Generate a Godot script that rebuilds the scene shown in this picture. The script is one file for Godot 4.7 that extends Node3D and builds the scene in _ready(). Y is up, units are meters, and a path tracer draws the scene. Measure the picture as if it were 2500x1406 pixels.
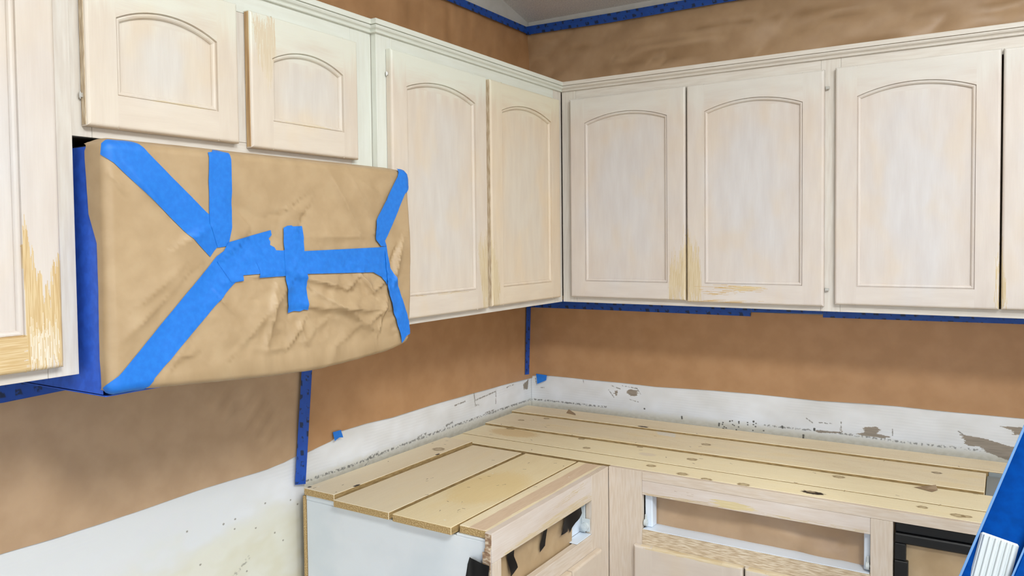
extends Node3D
# A kitchen stripped for repainting: whitewashed cabinets in a corner, kraft paper and blue tape on the walls.
# World: room corner at the origin, left wall is x = 0, back wall is z = 0, y up, metres.

const LEFT := Transform3D(Vector3(0, 0, -1), Vector3(0, 1, 0), Vector3(1, 0, 0), Vector3.ZERO)   # (across, up, out) on the left wall
const BACK := Transform3D.IDENTITY                                                             # the same on the back wall


# ---------------------------------------------------------------- mesh builder
class Mb:
	var v := PackedVector3Array()
	var n := PackedVector3Array()
	var uv := PackedVector2Array()
	var x := Transform3D.IDENTITY
	var um = null        # own texture coordinates from the local position
	var grain := 1              # axis the wood grain runs along
	var shift := Vector2.ZERO

	func tex(p: Vector3) -> Vector2:
		if um != null:
			return um.call(p)
		var along: float = p[grain]
		return Vector2(p.x + p.y + p.z - along, along) + shift

	func put(p: Vector3, nn: Vector3) -> void:
		v.append(x * p)
		n.append((x.basis * nn).normalized())
		uv.append(tex(p))

	func tri(a: Vector3, b: Vector3, c: Vector3) -> void:   # counter-clockwise seen from outside
		var nn := (b - a).cross(c - a)
		if nn.length_squared() < 1e-16:
			return
		nn = nn.normalized()
		put(a, nn); put(c, nn); put(b, nn)

	func quad(a: Vector3, b: Vector3, c: Vector3, d: Vector3) -> void:
		tri(a, b, c); tri(a, c, d)

	func face(pts: Array, from: Vector3) -> void:           # any convex face, turned away from a point inside
		var mid := Vector3.ZERO
		for p in pts:
			mid += p
		mid /= pts.size()
		var nn: Vector3 = (pts[1] - pts[0]).cross(pts[2] - pts[0])
		var back := nn.dot(mid - from) < 0
		for i in range(1, pts.size() - 1):
			if back:
				tri(pts[0], pts[i + 1], pts[i])
			else:
				tri(pts[0], pts[i], pts[i + 1])

	func box(lo: Vector3, hi: Vector3, c := 0.0015) -> void:   # a box with chamfered edges
		var m := (lo + hi) / 2.0
		var h := (hi - lo) / 2.0
		c = minf(c, minf(h.x, minf(h.y, h.z)) * 0.6)
		var P := func(s: Vector3, ax: int) -> Vector3:
			var q := Vector3(h.x - c, h.y - c, h.z - c)
			q[ax] = h[ax]
			return m + q * s
		for ax in 3:
			var b := (ax + 1) % 3
			var d := (ax + 2) % 3
			for s in [-1.0, 1.0]:
				var pts := []
				for k in [[-1, -1], [1, -1], [1, 1], [-1, 1]]:
					var sg := Vector3.ZERO
					sg[ax] = s; sg[b] = k[0]; sg[d] = k[1]
					pts.append(P.call(sg, ax))
				face(pts, m)
		for ax in 3:
			var b := (ax + 1) % 3
			var d := (ax + 2) % 3
			for k in [[-1, -1], [1, -1], [1, 1], [-1, 1]]:
				var s0 := Vector3.ZERO
				s0[ax] = -1; s0[b] = k[0]; s0[d] = k[1]
				var s1 := s0
				s1[ax] = 1
				face([P.call(s0, b), P.call(s1, b), P.call(s1, d), P.call(s0, d)], m)
		for sx in [-1, 1]:
			for sy in [-1, 1]:
				for sz in [-1, 1]:
					var s := Vector3(sx, sy, sz)
					face([P.call(s, 0), P.call(s, 1), P.call(s, 2)], m)

	func tube(a: Vector3, b: Vector3, r: float, k := 14) -> void:
		var d := (b - a).normalized()
		var e := d.cross(Vector3.UP if absf(d.y) < 0.9 else Vector3.RIGHT).normalized()
		var f := d.cross(e)
		for i in k:
			var p := TAU * i / k
			var q := TAU * (i + 1) / k
			var u := e * cos(p) + f * sin(p)
			var w := e * cos(q) + f * sin(q)
			quad(a + u * r, a + w * r, b + w * r, b + u * r)
			tri(b, b + u * r, b + w * r)
			tri(a, a + w * r, a + u * r)

	func sweep(path: Array, prof: Array) -> void:   # path: [plan point, plan offset direction] pairs; prof: (offset, height)
		for i in path.size() - 1:
			for j in prof.size() - 1:
				var f := func(k: int, l: int) -> Vector3:
					var p: Vector2 = path[k][0] + path[k][1] * prof[l].x
					return Vector3(p.x, prof[l].y, p.y)
				quad(f.call(i, j), f.call(i + 1, j), f.call(i + 1, j + 1), f.call(i, j + 1))

	# a sheet cut to a polygon and laid on a curved surface: pos turns sheet coordinates into a point
	func sheet(poly: PackedVector2Array, cell: float, pos: Callable) -> void:
		var lo := poly[0]
		var hi := poly[0]
		for p in poly:
			lo = lo.min(p)
			hi = hi.max(p)
		var nx := int(ceil((hi.x - lo.x) / cell))
		var ny := int(ceil((hi.y - lo.y) / cell))
		var inside := PackedByteArray()
		inside.resize((nx + 1) * (ny + 1))
		for j in ny + 1:
			for i in nx + 1:
				inside[j * (nx + 1) + i] = 1 if Geometry2D.is_point_in_polygon(lo + Vector2(i, j) * cell, poly) else 0
		var memo := {}
		var at := func(p: Vector2) -> Array:
			var key := Vector2i((p * 20000.0).round())
			if not memo.has(key):
				var e := 0.002
				var q: Vector3 = pos.call(p)
				var du: Vector3 = pos.call(p + Vector2(e, 0)) - pos.call(p - Vector2(e, 0))
				var dv: Vector3 = pos.call(p + Vector2(0, e)) - pos.call(p - Vector2(0, e))
				memo[key] = [q, du.cross(dv).normalized()]
			return memo[key]
		var put2 := func(p: Vector2) -> void:
			var r: Array = at.call(p)
			v.append(x * r[0])
			n.append((x.basis * r[1]).normalized())
			uv.append(um.call(p) if um != null else p)
		for j in ny:
			for i in nx:
				var a := lo + Vector2(i, j) * cell
				var c := [a, a + Vector2(cell, 0), a + Vector2(cell, cell), a + Vector2(0, cell)]
				var k := inside[j * (nx + 1) + i] + inside[j * (nx + 1) + i + 1] + inside[(j + 1) * (nx + 1) + i] + inside[(j + 1) * (nx + 1) + i + 1]
				if k == 4:
					for t in [0, 2, 1, 0, 3, 2]:
						put2.call(c[t])
				else:
					for piece in Geometry2D.intersect_polygons(poly, PackedVector2Array(c)):
						var ids := Geometry2D.triangulate_polygon(piece)
						for t in range(0, ids.size(), 3):
							var pa: Vector2 = piece[ids[t]]
							var pb: Vector2 = piece[ids[t + 1]]
							var pc: Vector2 = piece[ids[t + 2]]
							if (pb - pa).cross(pc - pa) > 0:
								put2.call(pa); put2.call(pc); put2.call(pb)
							else:
								put2.call(pa); put2.call(pb); put2.call(pc)


# ---------------------------------------------------------------- nodes
var used := {}

func numbered(called: String) -> String:
	used[called] = used.get(called, -1) + 1
	return called if used[called] == 0 else "%s_%03d" % [called, used[called]]

func tag(o: Node3D, label := "", category := "", group := "", kind := "") -> void:
	if label: o.set_meta("label", label)
	if category: o.set_meta("category", category)
	if group: o.set_meta("group", group)
	if kind: o.set_meta("kind", kind)

func thing(called: String, at: Vector3, label: String, category: String, group := "") -> Node3D:
	var o := Node3D.new()
	o.name = numbered(called)
	add_child(o)
	o.position = at
	tag(o, label, category, group)
	return o

func root_of(o: Node) -> Vector3:
	var at := Vector3.ZERO
	while o != self:
		at += (o as Node3D).position
		o = o.get_parent()
	return at

func obj(called: String, m: Mb, mat: Material, parent: Node = self, label := "") -> MeshInstance3D:
	var o := MeshInstance3D.new()
	var base := root_of(parent)
	if parent == self and m.v.size():               # a thing of one mesh stands at its own base
		var lo := m.v[0]
		var hi := m.v[0]
		for p in m.v:
			lo = lo.min(p)
			hi = hi.max(p)
		base = Vector3((lo.x + hi.x) / 2, lo.y, (lo.z + hi.z) / 2)
	var pts := PackedVector3Array()
	pts.resize(m.v.size())
	for i in m.v.size():
		pts[i] = m.v[i] - base
	var a := []
	a.resize(Mesh.ARRAY_MAX)
	a[Mesh.ARRAY_VERTEX] = pts
	a[Mesh.ARRAY_NORMAL] = m.n
	a[Mesh.ARRAY_TEX_UV] = m.uv
	var me := ArrayMesh.new()
	me.add_surface_from_arrays(Mesh.PRIMITIVE_TRIANGLES, a)
	me.surface_set_material(0, mat)
	o.mesh = me
	o.name = numbered(called) if parent == self else called
	parent.add_child(o, true)
	if parent == self:
		o.position = base
	if label:
		o.set_meta("label", label)
	return o

func struct(called: String, m: Mb, mat: Material, parent: Node = self) -> MeshInstance3D:
	var o := obj(called, m, mat, parent)
	if parent == self:
		tag(o, "", "", "", "structure")
	return o

func mb(x := BACK, grain := 1) -> Mb:
	var m := Mb.new()
	m.x = x
	m.grain = grain
	return m

func vs(a: Array) -> PackedVector2Array:      # x, y, x, y ... to points
	var p := PackedVector2Array()
	for i in range(0, a.size(), 2):
		p.append(Vector2(a[i], a[i + 1]))
	return p


# ---------------------------------------------------------------- materials
func noise(seed_: int, freq: float, oct := 4) -> FastNoiseLite:
	var f := FastNoiseLite.new()
	f.seed = seed_
	f.noise_type = FastNoiseLite.TYPE_SIMPLEX_SMOOTH
	f.frequency = freq
	f.fractal_octaves = oct
	return f

func ramp(cols: Array, offs: Array) -> Gradient:
	var g := Gradient.new()
	g.colors = PackedColorArray(cols)
	g.offsets = PackedFloat32Array(offs)
	return g

func ntex(seed_: int, freq: float, cols: Array, offs: Array, size := 512, oct := 5) -> NoiseTexture2D:
	var t := NoiseTexture2D.new()
	t.width = size
	t.height = size
	t.seamless = true
	t.noise = noise(seed_, freq, oct)
	t.color_ramp = ramp(cols, offs)
	return t

func ntex_n(seed_: int, freq: float, strength: float, size := 512, oct := 5) -> NoiseTexture2D:
	var t := NoiseTexture2D.new()
	t.width = size
	t.height = size
	t.seamless = true
	t.noise = noise(seed_, freq, oct)
	t.as_normal_map = true
	t.bump_strength = strength
	return t

func mat(called: String, col: Color, rough := 0.6, tex: Texture2D = null, scale := Vector3.ONE) -> StandardMaterial3D:
	var m := StandardMaterial3D.new()
	m.resource_name = called
	m.albedo_color = col
	m.roughness = rough
	m.albedo_texture = tex
	m.uv1_scale = scale
	m.cull_mode = BaseMaterial3D.CULL_DISABLED
	return m

var M := {}

func make_materials() -> void:
	var white := Color.WHITE
	var grain_n := ntex_n(5, 0.02, 1.2)
	var whitewash := ntex(11, 0.012, [Color(0.80, 0.765, 0.72), Color(0.82, 0.79, 0.745), Color(0.835, 0.81, 0.77)], [0.2, 0.5, 0.8])
	M.frame = mat("whitewashed wood", white, 0.5, whitewash, Vector3(14, 1.3, 1))
	var greenish := ntex(13, 0.012, [Color(0.84, 0.845, 0.80), Color(0.85, 0.858, 0.815), Color(0.86, 0.868, 0.83)], [0.2, 0.5, 0.8])
	M.primed = mat("primed wood", white, 0.42, greenish, Vector3(9, 1.0, 1))
	var bare := ntex(17, 0.014, [Color(0.68, 0.54, 0.37), Color(0.74, 0.60, 0.42), Color(0.79, 0.67, 0.49)], [0.2, 0.5, 0.8])
	M.bare = mat("bare wood", white, 0.6, bare, Vector3(16, 1.2, 1))
	var basew := ntex(19, 0.014, [Color(0.795, 0.725, 0.64), Color(0.815, 0.75, 0.67), Color(0.83, 0.775, 0.71)], [0.2, 0.5, 0.8])
	M.base = mat("half stripped wood", white, 0.55, basew, Vector3(16, 1.6, 1))
	var strip := ntex(23, 0.016, [Color(0.70, 0.61, 0.49), Color(0.78, 0.70, 0.58), Color(0.85, 0.79, 0.69)], [0.25, 0.5, 0.75])
	M.stripped = mat("stripped wood", white, 0.6, strip, Vector3(30, 3, 1))
	M.stripped.normal_enabled = true
	M.stripped.normal_texture = grain_n
	M.stripped.normal_scale = 0.8
	for k in ["frame", "base", "bare"]:
		M[k].normal_enabled = true
		M[k].normal_texture = grain_n
		M[k].normal_scale = 0.03
	M.inside = mat("cabinet inside", Color(0.70, 0.62, 0.50), 0.7)
	M.broken = mat("broken wood ends", white, 0.9, ntex(29, 0.03, [Color(0.55, 0.43, 0.33), Color(0.66, 0.55, 0.43), Color(0.80, 0.73, 0.63)], [0.3, 0.5, 0.7]), Vector3(3, 6, 1))
	M.endgrain = mat("chipboard edge", white, 0.85, ntex(31, 0.05, [Color(0.62, 0.50, 0.31), Color(0.70, 0.585, 0.385), Color(0.77, 0.66, 0.46)], [0.3, 0.5, 0.7]), Vector3(9, 9, 1))
	M.sawn = mat("sawn board edge", white, 0.9, ntex(33, 0.03, [Color(0.56, 0.455, 0.28), Color(0.66, 0.55, 0.36)], [0.3, 0.7]), Vector3(9, 2, 1))
	M.melamine = mat("white melamine", white, 0.35, ntex(37, 0.006, [Color(0.83, 0.85, 0.85), Color(0.87, 0.88, 0.875)], [0.3, 0.7]), Vector3(1, 1, 1))
	M.enamel = mat("white enamel", Color(0.86, 0.89, 0.92), 0.3)
	# kraft paper: fibre in the colour, fine tooth in the normals
	var kraft := ntex(41, 0.012, [Color(0.69, 0.52, 0.355), Color(0.705, 0.535, 0.37), Color(0.72, 0.55, 0.385)], [0.25, 0.5, 0.75], 512, 6)
	var tooth := ntex_n(43, 0.05, 1.0, 512, 4)
	M.kraft = mat("brown masking paper", white, 0.5, kraft, Vector3(1.6, 1.6, 1))
	M.kraft.normal_enabled = true
	M.kraft.normal_texture = tooth
	M.kraft.normal_scale = 0.04
	M.kraft_pale = mat("greyed brown masking paper", white, 0.46, ntex(42, 0.012, [Color(0.70, 0.575, 0.44), Color(0.715, 0.59, 0.455), Color(0.73, 0.605, 0.47)], [0.25, 0.5, 0.75], 512, 6), Vector3(1.6, 1.6, 1))
	M.kraft_pale.normal_enabled = true
	M.kraft_pale.normal_texture = tooth
	M.kraft_pale.normal_scale = 0.04
	var kraft2 := ntex(47, 0.012, [Color(0.675, 0.57, 0.425), Color(0.69, 0.585, 0.44), Color(0.705, 0.60, 0.455)], [0.25, 0.5, 0.75], 512, 6)
	M.wrap = mat("tan wrapping paper", white, 0.5, kraft2, Vector3(2.2, 2.2, 1))
	M.wrap.normal_enabled = true
	M.wrap.normal_texture = tooth
	M.wrap.normal_scale = 0.04
	# painter's tape: plain on the parcel, with dark print on the walls
	var blue := ntex(53, 0.02, [Color(0.07, 0.435, 0.80), Color(0.08, 0.45, 0.815), Color(0.095, 0.47, 0.83)], [0.2, 0.5, 0.8])
	M.tape = mat("blue tape", white, 0.55, blue, Vector3(7, 7, 1))
	M.tape.normal_enabled = true
	M.tape.normal_texture = ntex_n(59, 0.02, 1.5)
	M.tape.normal_scale = 0.08
	M.side_tape = mat("dark blue tape", white, 0.5, ntex(61, 0.02, [Color(0.20, 0.38, 0.80), Color(0.22, 0.42, 0.86)], [0.3, 0.7]), Vector3(4, 4, 1))
	M.print_tape = mat("printed blue tape", white, 0.55, print_texture(), Vector3(1, 1, 1))
	M.black = mat("black tape", Color(0.05, 0.042, 0.042), 0.5)
	M.black.metallic_specular = 0.3
	M.slot = mat("black trim", Color(0.05, 0.052, 0.05), 0.4)
	M.dark = mat("dark shell", Color(0.03, 0.03, 0.035), 0.5)
	M.metal = mat("hinge metal", Color(0.78, 0.77, 0.74), 0.35)
	M.metal.metallic = 0.6
	M.grey = mat("grey filler", Color(0.52, 0.54, 0.53), 0.6)
	M.chip = mat("curled chip", Color(0.56, 0.47, 0.36), 0.8)
	M.wall = mat("painted wall", white, 0.75, ntex(67, 0.01, [Color(0.80, 0.80, 0.79), Color(0.83, 0.83, 0.82)], [0.3, 0.7]), Vector3(2, 2, 1))
	M.ceiling = mat("ceiling paint", white, 0.9, ntex(71, 0.12, [Color(0.87, 0.87, 0.88), Color(0.93, 0.93, 0.93)], [0.3, 0.7]), Vector3(2, 2, 1))
	M.floor = mat("floor", white, 0.6, ntex(73, 0.01, [Color(0.58, 0.52, 0.44), Color(0.66, 0.60, 0.52)], [0.3, 0.7]), Vector3(3, 0.6, 1))
	M.ladder = mat("blue ladder rail", white, 0.7, ntex(79, 0.03, [Color(0.0, 0.225, 0.50), Color(0.0, 0.24, 0.53), Color(0.0, 0.255, 0.55)], [0.2, 0.5, 0.8]), Vector3(3, 3, 1))
	M.ladder.metallic_specular = 0.15
	M.ladder_edge = mat("worn ladder edge", Color(0.36, 0.52, 0.70), 0.6)
	M.plastic = mat("white plastic", Color(0.78, 0.80, 0.79), 0.5)
	M.fixture = mat("light fixture", Color(0.9, 0.9, 0.9), 0.5)
	M.glow = mat("lit diffuser", Color(0.9, 0.9, 0.88), 0.6)
	M.glow.emission_enabled = true
	M.glow.emission = Color(1.0, 0.97, 0.92)
	M.glow.emission_energy_multiplier = 1.5
	M.pane = mat("window glass", Color(1, 1, 1, 0.05), 0.0)
	M.pane.transparency = BaseMaterial3D.TRANSPARENCY_ALPHA


# ---------------------------------------------------------------- computed pictures of wear and painted sheen
class Pix:
	var w: int
	var h: int
	var size: Vector2
	var lo: Vector2             # the metres at the picture's left bottom
	var d := PackedByteArray()

	func _init(lo_: Vector2, hi: Vector2, w_: int) -> void:
		lo = lo_
		size = hi - lo_
		w = w_
		h = int(round(w_ * size.y / size.x))
		d.resize(w * h * 3)

	func px(p: Vector2) -> Vector2:
		return Vector2((p.x - lo.x) / size.x * w, (1.0 - (p.y - lo.y) / size.y) * h)

	func m(i: int, j: int) -> Vector2:
		return Vector2(lo.x + (i + 0.5) / w * size.x, lo.y + (1.0 - (j + 0.5) / h) * size.y)

	func put(i: int, j: int, c: Color) -> void:
		var k := (j * w + i) * 3
		d[k] = int(clampf(c.r, 0, 1) * 255)
		d[k + 1] = int(clampf(c.g, 0, 1) * 255)
		d[k + 2] = int(clampf(c.b, 0, 1) * 255)

	func get_(i: int, j: int) -> Color:
		var k := (j * w + i) * 3
		return Color8(d[k], d[k + 1], d[k + 2])

	func uv(p: Vector2) -> Vector2:
		return Vector2((p.x - lo.x) / size.x, 1.0 - (p.y - lo.y) / size.y)

	# a patch: a polygon whose edge is frayed along the grain
	func patch(poly: PackedVector2Array, c0: Color, c1: Color, vertical := true, fray := 0.02, cover := 1.0, seed_ := 1) -> void:
		var a := px(poly[0])
		var b := a
		for p in poly:
			a = a.min(px(p))
			b = b.max(px(p))
		var pad := fray / size.x * w + 2
		var nz := FastNoiseLite.new()
		nz.seed = seed_
		nz.frequency = 1.0
		nz.fractal_octaves = 3
		for j in range(maxi(0, int(a.y - pad)), mini(h, int(b.y + pad))):
			for i in range(maxi(0, int(a.x - pad)), mini(w, int(b.x + pad))):
				var p := m(i, j)
				var across := p.x if vertical else p.y
				var along := p.y if vertical else p.x
				var f := nz.get_noise_2d(across * 260.0, along * 9.0)
				var q := p
				if vertical:
					q.y += f * fray * 1.6
				else:
					q.x += f * fray * 1.6
				if Geometry2D.is_point_in_polygon(q, poly):
					var s := nz.get_noise_2d(across * 500.0 + 77.0, along * 11.0)
					if s * 0.5 + 0.5 < cover * 1.02:
						put(i, j, get_(i, j).lerp(c0.lerp(c1, clampf(s * 1.6 + 0.5, 0, 1)), 0.93))

	func spot(at: Vector2, r: Vector2, c: Color, amount: float, ring := false, seed_ := 3) -> void:
		var a := px(at)
		var rx := r.x / size.x * w
		var ry := r.y / size.y * h
		var nz := FastNoiseLite.new()
		nz.seed = seed_
		nz.frequency = 0.13
		for j in range(maxi(0, int(a.y - ry * 1.6 - 1)), mini(h, int(a.y + ry * 1.6 + 2))):
			for i in range(maxi(0, int(a.x - rx * 1.6 - 1)), mini(w, int(a.x + rx * 1.6 + 2))):
				var q := Vector2((i + 0.5 - a.x) / rx, (j + 0.5 - a.y) / ry)
				var t := q.length() + nz.get_noise_2d(i, j) * 0.25
				var k := 1.0 - smoothstep(0.75, 1.1, t)
				if ring:
					k *= 0.5 + 0.5 * smoothstep(0.35, 0.8, t)
				if k > 0:
					put(i, j, get_(i, j).lerp(c, k * amount))

	func line(a: Vector2, b: Vector2, width: float, c: Color, amount: float, broken := 0.0, seed_ := 5) -> void:
		var pa := px(a)
		var pb := px(b)
		var ww := width / size.x * w
		var nz := FastNoiseLite.new()
		nz.seed = seed_
		nz.frequency = 0.05
		nz.fractal_octaves = 4
		var lo2 := pa.min(pb) - Vector2.ONE * (ww * 3 + 2)
		var hi2 := pa.max(pb) + Vector2.ONE * (ww * 3 + 2)
		for j in range(maxi(0, int(lo2.y)), mini(h, int(hi2.y))):
			for i in range(maxi(0, int(lo2.x)), mini(w, int(hi2.x))):
				var p := Vector2(i + 0.5, j + 0.5)
				var wob := nz.get_noise_2d(i * 1.5, j * 1.5)
				var dd := p.distance_to(Geometry2D.get_closest_point_to_segment(p, pa, pb)) + absf(wob) * ww * 1.2
				var k := 1.0 - smoothstep(ww * 0.4, ww, dd)
				if broken > 0:
					k *= smoothstep(broken - 0.15, broken + 0.15, nz.get_noise_2d(i * 2.2 + 50, j * 2.2) + 0.5)
				if k > 0:
					put(i, j, get_(i, j).lerp(c, k * amount))

	func texture() -> ImageTexture:
		return ImageTexture.create_from_image(Image.create_from_data(w, h, false, Image.FORMAT_RGB8, d))


func print_texture() -> ImageTexture:       # one metre by 64 mm of tape: faint dark print worn to blotches
	var p := Pix.new(Vector2.ZERO, Vector2(0.5, 0.25), 512)
	var a := noise(83, 0.02, 3)
	var b := noise(89, 0.055, 3)
	for j in p.h:
		for i in p.w:
			var c := Color(0.07, 0.27, 0.63).lerp(Color(0.10, 0.33, 0.70), a.get_noise_2d(i, j) * 0.5 + 0.5)
			# diagonal rows of marks, as a maker's print would repeat
			var u := fposmod(i + (20.0 if int(j / 21.0) % 2 else 0.0) + j * 0.3, 40.0) / 40.0
			var w := fposmod(j, 21.0) / 21.0
			var mark := (1.0 - smoothstep(0.14, 0.24, absf(u - 0.5))) * (1.0 - smoothstep(0.2, 0.38, absf(w - 0.5)))
			mark *= smoothstep(-0.25, 0.2, b.get_noise_2d(i, j) + a.get_noise_2d(i * 0.5, j * 0.5 + 90) * 0.8)
			p.put(i, j, c.lerp(Color(0.06, 0.13, 0.22), mark * 0.8))
	return p.texture()


func door_picture(seed_: int, a0: float, a1: float, y0: float, y1: float, o: Dictionary, wide: int, patches: Array, tint: Color, primed: float) -> Pix:
	var p := Pix.new(Vector2(a0, y0), Vector2(a1, y1), wide)
	var fine := noise(seed_, 1.0, 4)
	var broad := noise(seed_ + 7, 1.0, 3)
	var c0 := Color(0.785, 0.757, 0.74)
	var c1 := Color(0.842, 0.83, 0.82)
	var green := Color(0.845, 0.862, 0.832)
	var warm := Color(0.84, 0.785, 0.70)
	for j in p.h:
		for i in p.w:
			var q := p.m(i, j)
			var across := q.x
			var along := q.y
			var off := 0.0
			if q.x > o.l and q.x < o.r and (q.y > o.spring + 0.004 or q.y < o.b):
				across = q.y
				along = q.x
				off = 0.25 if q.y < o.b else -0.1
			elif q.x < o.l or q.x > o.r:
				off = 0.12 if q.x < o.l else -0.12
			var n1 := fine.get_noise_2d(across * 330.0, along * 11.0)
			var n2 := broad.get_noise_2d(across * 26.0 + off * 50.0, along * 5.0)
			var c := c0.lerp(c1, clampf(0.6 + n1 * 0.16 + n2 * 0.34 + off * 0.5, 0, 1))
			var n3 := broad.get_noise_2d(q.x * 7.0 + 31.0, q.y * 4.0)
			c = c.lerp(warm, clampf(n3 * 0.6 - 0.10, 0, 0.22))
			# warm wood, with a cool sheen painted into the middle of the panel
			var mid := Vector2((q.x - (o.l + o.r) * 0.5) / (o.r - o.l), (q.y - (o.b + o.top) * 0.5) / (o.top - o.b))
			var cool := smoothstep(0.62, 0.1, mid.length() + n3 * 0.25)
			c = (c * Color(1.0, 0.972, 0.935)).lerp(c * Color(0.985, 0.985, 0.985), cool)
			c = c.lerp(green, primed * smoothstep(y1 - 0.11, y1 - 0.02, q.y + n2 * 0.03 + n1 * 0.012))
			p.put(i, j, c * tint)
	for k in patches.size():
		var t: Array = patches[k]
		p.patch(vs(t[0]), t[1], t[2], t[3], t[4], t[5], seed_ + 20 + k)
	return p


# ---------------------------------------------------------------- cabinets
# a door in wall coordinates (across, up, out): slab with the panel, arched frame of stiles and rails, bead round the opening
func door(cab: Node3D, x: Transform3D, n0: float, a0: float, a1: float, y0: float, y1: float, o: Dictionary, seed_: int, patches: Array, edge: Material = null, wide := 384, tint := Color.WHITE, primed := 0.6) -> MeshInstance3D:
	var t := 0.019
	var deep := 0.0095
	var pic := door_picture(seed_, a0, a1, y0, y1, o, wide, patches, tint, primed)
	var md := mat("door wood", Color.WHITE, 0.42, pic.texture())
	md.texture_repeat = false
	md.normal_enabled = true
	md.normal_texture = M.frame.normal_texture
	md.normal_scale = 0.05
	var um := func(p: Vector3) -> Vector2: return pic.uv(Vector2(p.x, p.y))
	var nf := n0 + t
	var m := mb(x)
	m.um = um
	m.box(Vector3(a0 + 0.003, y0 + 0.003, n0 + 0.0012), Vector3(a1 - 0.003, y1 - 0.003, nf - deep), 0.0005)
	var d := obj("door", m, md, cab)
	var r := 0.0065
	var prof := [Vector2(0, 0.001), Vector2(0.0, t - r)]       # (inset, out) round the outer edge
	for k in range(1, 5):
		var q := PI / 2 * k / 4
		prof.append(Vector2(r - r * cos(q), t - r + r * sin(q)))
	# opening outline, anticlockwise from its bottom left
	var w: float = o.r - o.l
	var rise: float = o.top - o.spring
	var rad := (w * w / 4 + rise * rise) / (2 * rise)
	var arc := []                                              # from right to left
	for k in 25:
		var ax: float = lerpf(o.r, o.l, k / 24.0)
		arc.append(Vector2(ax, o.top - rad + sqrt(maxf(0, rad * rad - pow(ax - (o.l + o.r) / 2, 2)))))
	for side in 2:
		m = mb(x)
		m.um = um
		var inner: float = o.l if side == 0 else o.r
		var outer: float = a0 if side == 0 else a1
		var s := 1.0 if side == 0 else -1.0
		var mid := Vector3((inner + outer) / 2, (y0 + y1) / 2, n0)
		m.face([Vector3(outer + s * r, y0 + r, nf), Vector3(inner, y0 + r, nf), Vector3(inner, y1 - r, nf), Vector3(outer + s * r, y1 - r, nf)], mid)
		for k in prof.size() - 1:
			var p: Vector2 = prof[k]
			var q: Vector2 = prof[k + 1]
			m.face([Vector3(outer + s * p.x, y0 + p.x, n0 + p.y), Vector3(outer + s * p.x, y1 - p.x, n0 + p.y), Vector3(outer + s * q.x, y1 - q.x, n0 + q.y), Vector3(outer + s * q.x, y0 + q.x, n0 + q.y)], mid)
		m.face([Vector3(inner, y0, nf - deep), Vector3(inner, y1, nf - deep), Vector3(inner, y1, nf), Vector3(inner, y0, nf)], mid)
		obj("stile", m, md, d)
	for side in 2:
		m = mb(x)
		m.um = um
		var outer := y0 if side == 0 else y1
		var s := 1.0 if side == 0 else -1.0
		var mid := Vector3((a0 + a1) / 2, y0 + 0.02 if side == 0 else y1 - 0.01, n0)
		if side == 0:
			m.quad(Vector3(o.l, y0 + r, nf), Vector3(o.r, y0 + r, nf), Vector3(o.r, o.b, nf), Vector3(o.l, o.b, nf))
			m.quad(Vector3(o.l, o.b, nf), Vector3(o.r, o.b, nf), Vector3(o.r, o.b, nf - deep), Vector3(o.l, o.b, nf - deep))
		else:
			for k in 24:
				var p: Vector2 = arc[k]
				var q: Vector2 = arc[k + 1]
				m.quad(Vector3(q.x, q.y, nf), Vector3(p.x, p.y, nf), Vector3(p.x, y1 - r, nf), Vector3(q.x, y1 - r, nf))
				m.quad(Vector3(q.x, q.y, nf - deep), Vector3(p.x, p.y, nf - deep), Vector3(p.x, p.y, nf), Vector3(q.x, q.y, nf))
		for k in prof.size() - 1:
			var p: Vector2 = prof[k]
			var q: Vector2 = prof[k + 1]
			m.face([Vector3(a0 + p.x, outer + s * p.x, n0 + p.y), Vector3(a1 - p.x, outer + s * p.x, n0 + p.y), Vector3(a1 - q.x, outer + s * q.x, n0 + q.y), Vector3(a0 + q.x, outer + s * q.x, n0 + q.y)], mid)
		obj("rail", m, md, d)
	# the bead: a small ovolo between two quirks, mitred round the opening
	var loop := [Vector2(o.l, o.b), Vector2(o.r, o.b)]
	loop.append_array(arc)
	var off := []
	for k in loop.size():
		var a: Vector2 = loop[k - 1] if k > 0 else loop[-1]
		var b: Vector2 = loop[k]
		var c: Vector2 = loop[(k + 1) % loop.size()]
		var n1 := Vector2(-(b - a).y, (b - a).x).normalized()
		var n2 := Vector2(-(c - b).y, (c - b).x).normalized()
		off.append((n1 + n2) / (1.0 + n1.dot(n2)))
	var bp := [Vector2(0, -0.0005), Vector2(0.0006, -0.0048), Vector2(0.0020, -0.0048), Vector2(0.0026, -0.0030), Vector2(0.0050, -0.0026), Vector2(0.0080, -0.0040), Vector2(0.0098, -0.0064), Vector2(0.0104, -deep + 0.0003), Vector2(0.0118, -deep + 0.0003)]
	m = mb(x)
	m.um = um
	for k in loop.size():
		var k2 := (k + 1) % loop.size()
		for i in bp.size() - 1:
			var f := func(kk: int, ii: int) -> Vector3:
				var e: Vector2 = loop[kk] + off[kk] * bp[ii].x
				return Vector3(e.x, e.y, nf + bp[ii].y)
			m.quad(f.call(k, i), f.call(k2, i), f.call(k2, i + 1), f.call(k, i + 1))
	obj("bead", m, md, d)
	if edge:                                                   # a strip of bare wood showing on the edge nearest the camera
		m = mb(x)
		m.box(Vector3(a0 - 0.0006, y0 + 0.002, n0 + 0.002), Vector3(a0 + 0.0009, y1 - 0.002, n0 + t - r * 0.7), 0.0003)
		obj("worn_edge", m, edge, d, "edge sanded to bare wood")
	return d


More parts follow.
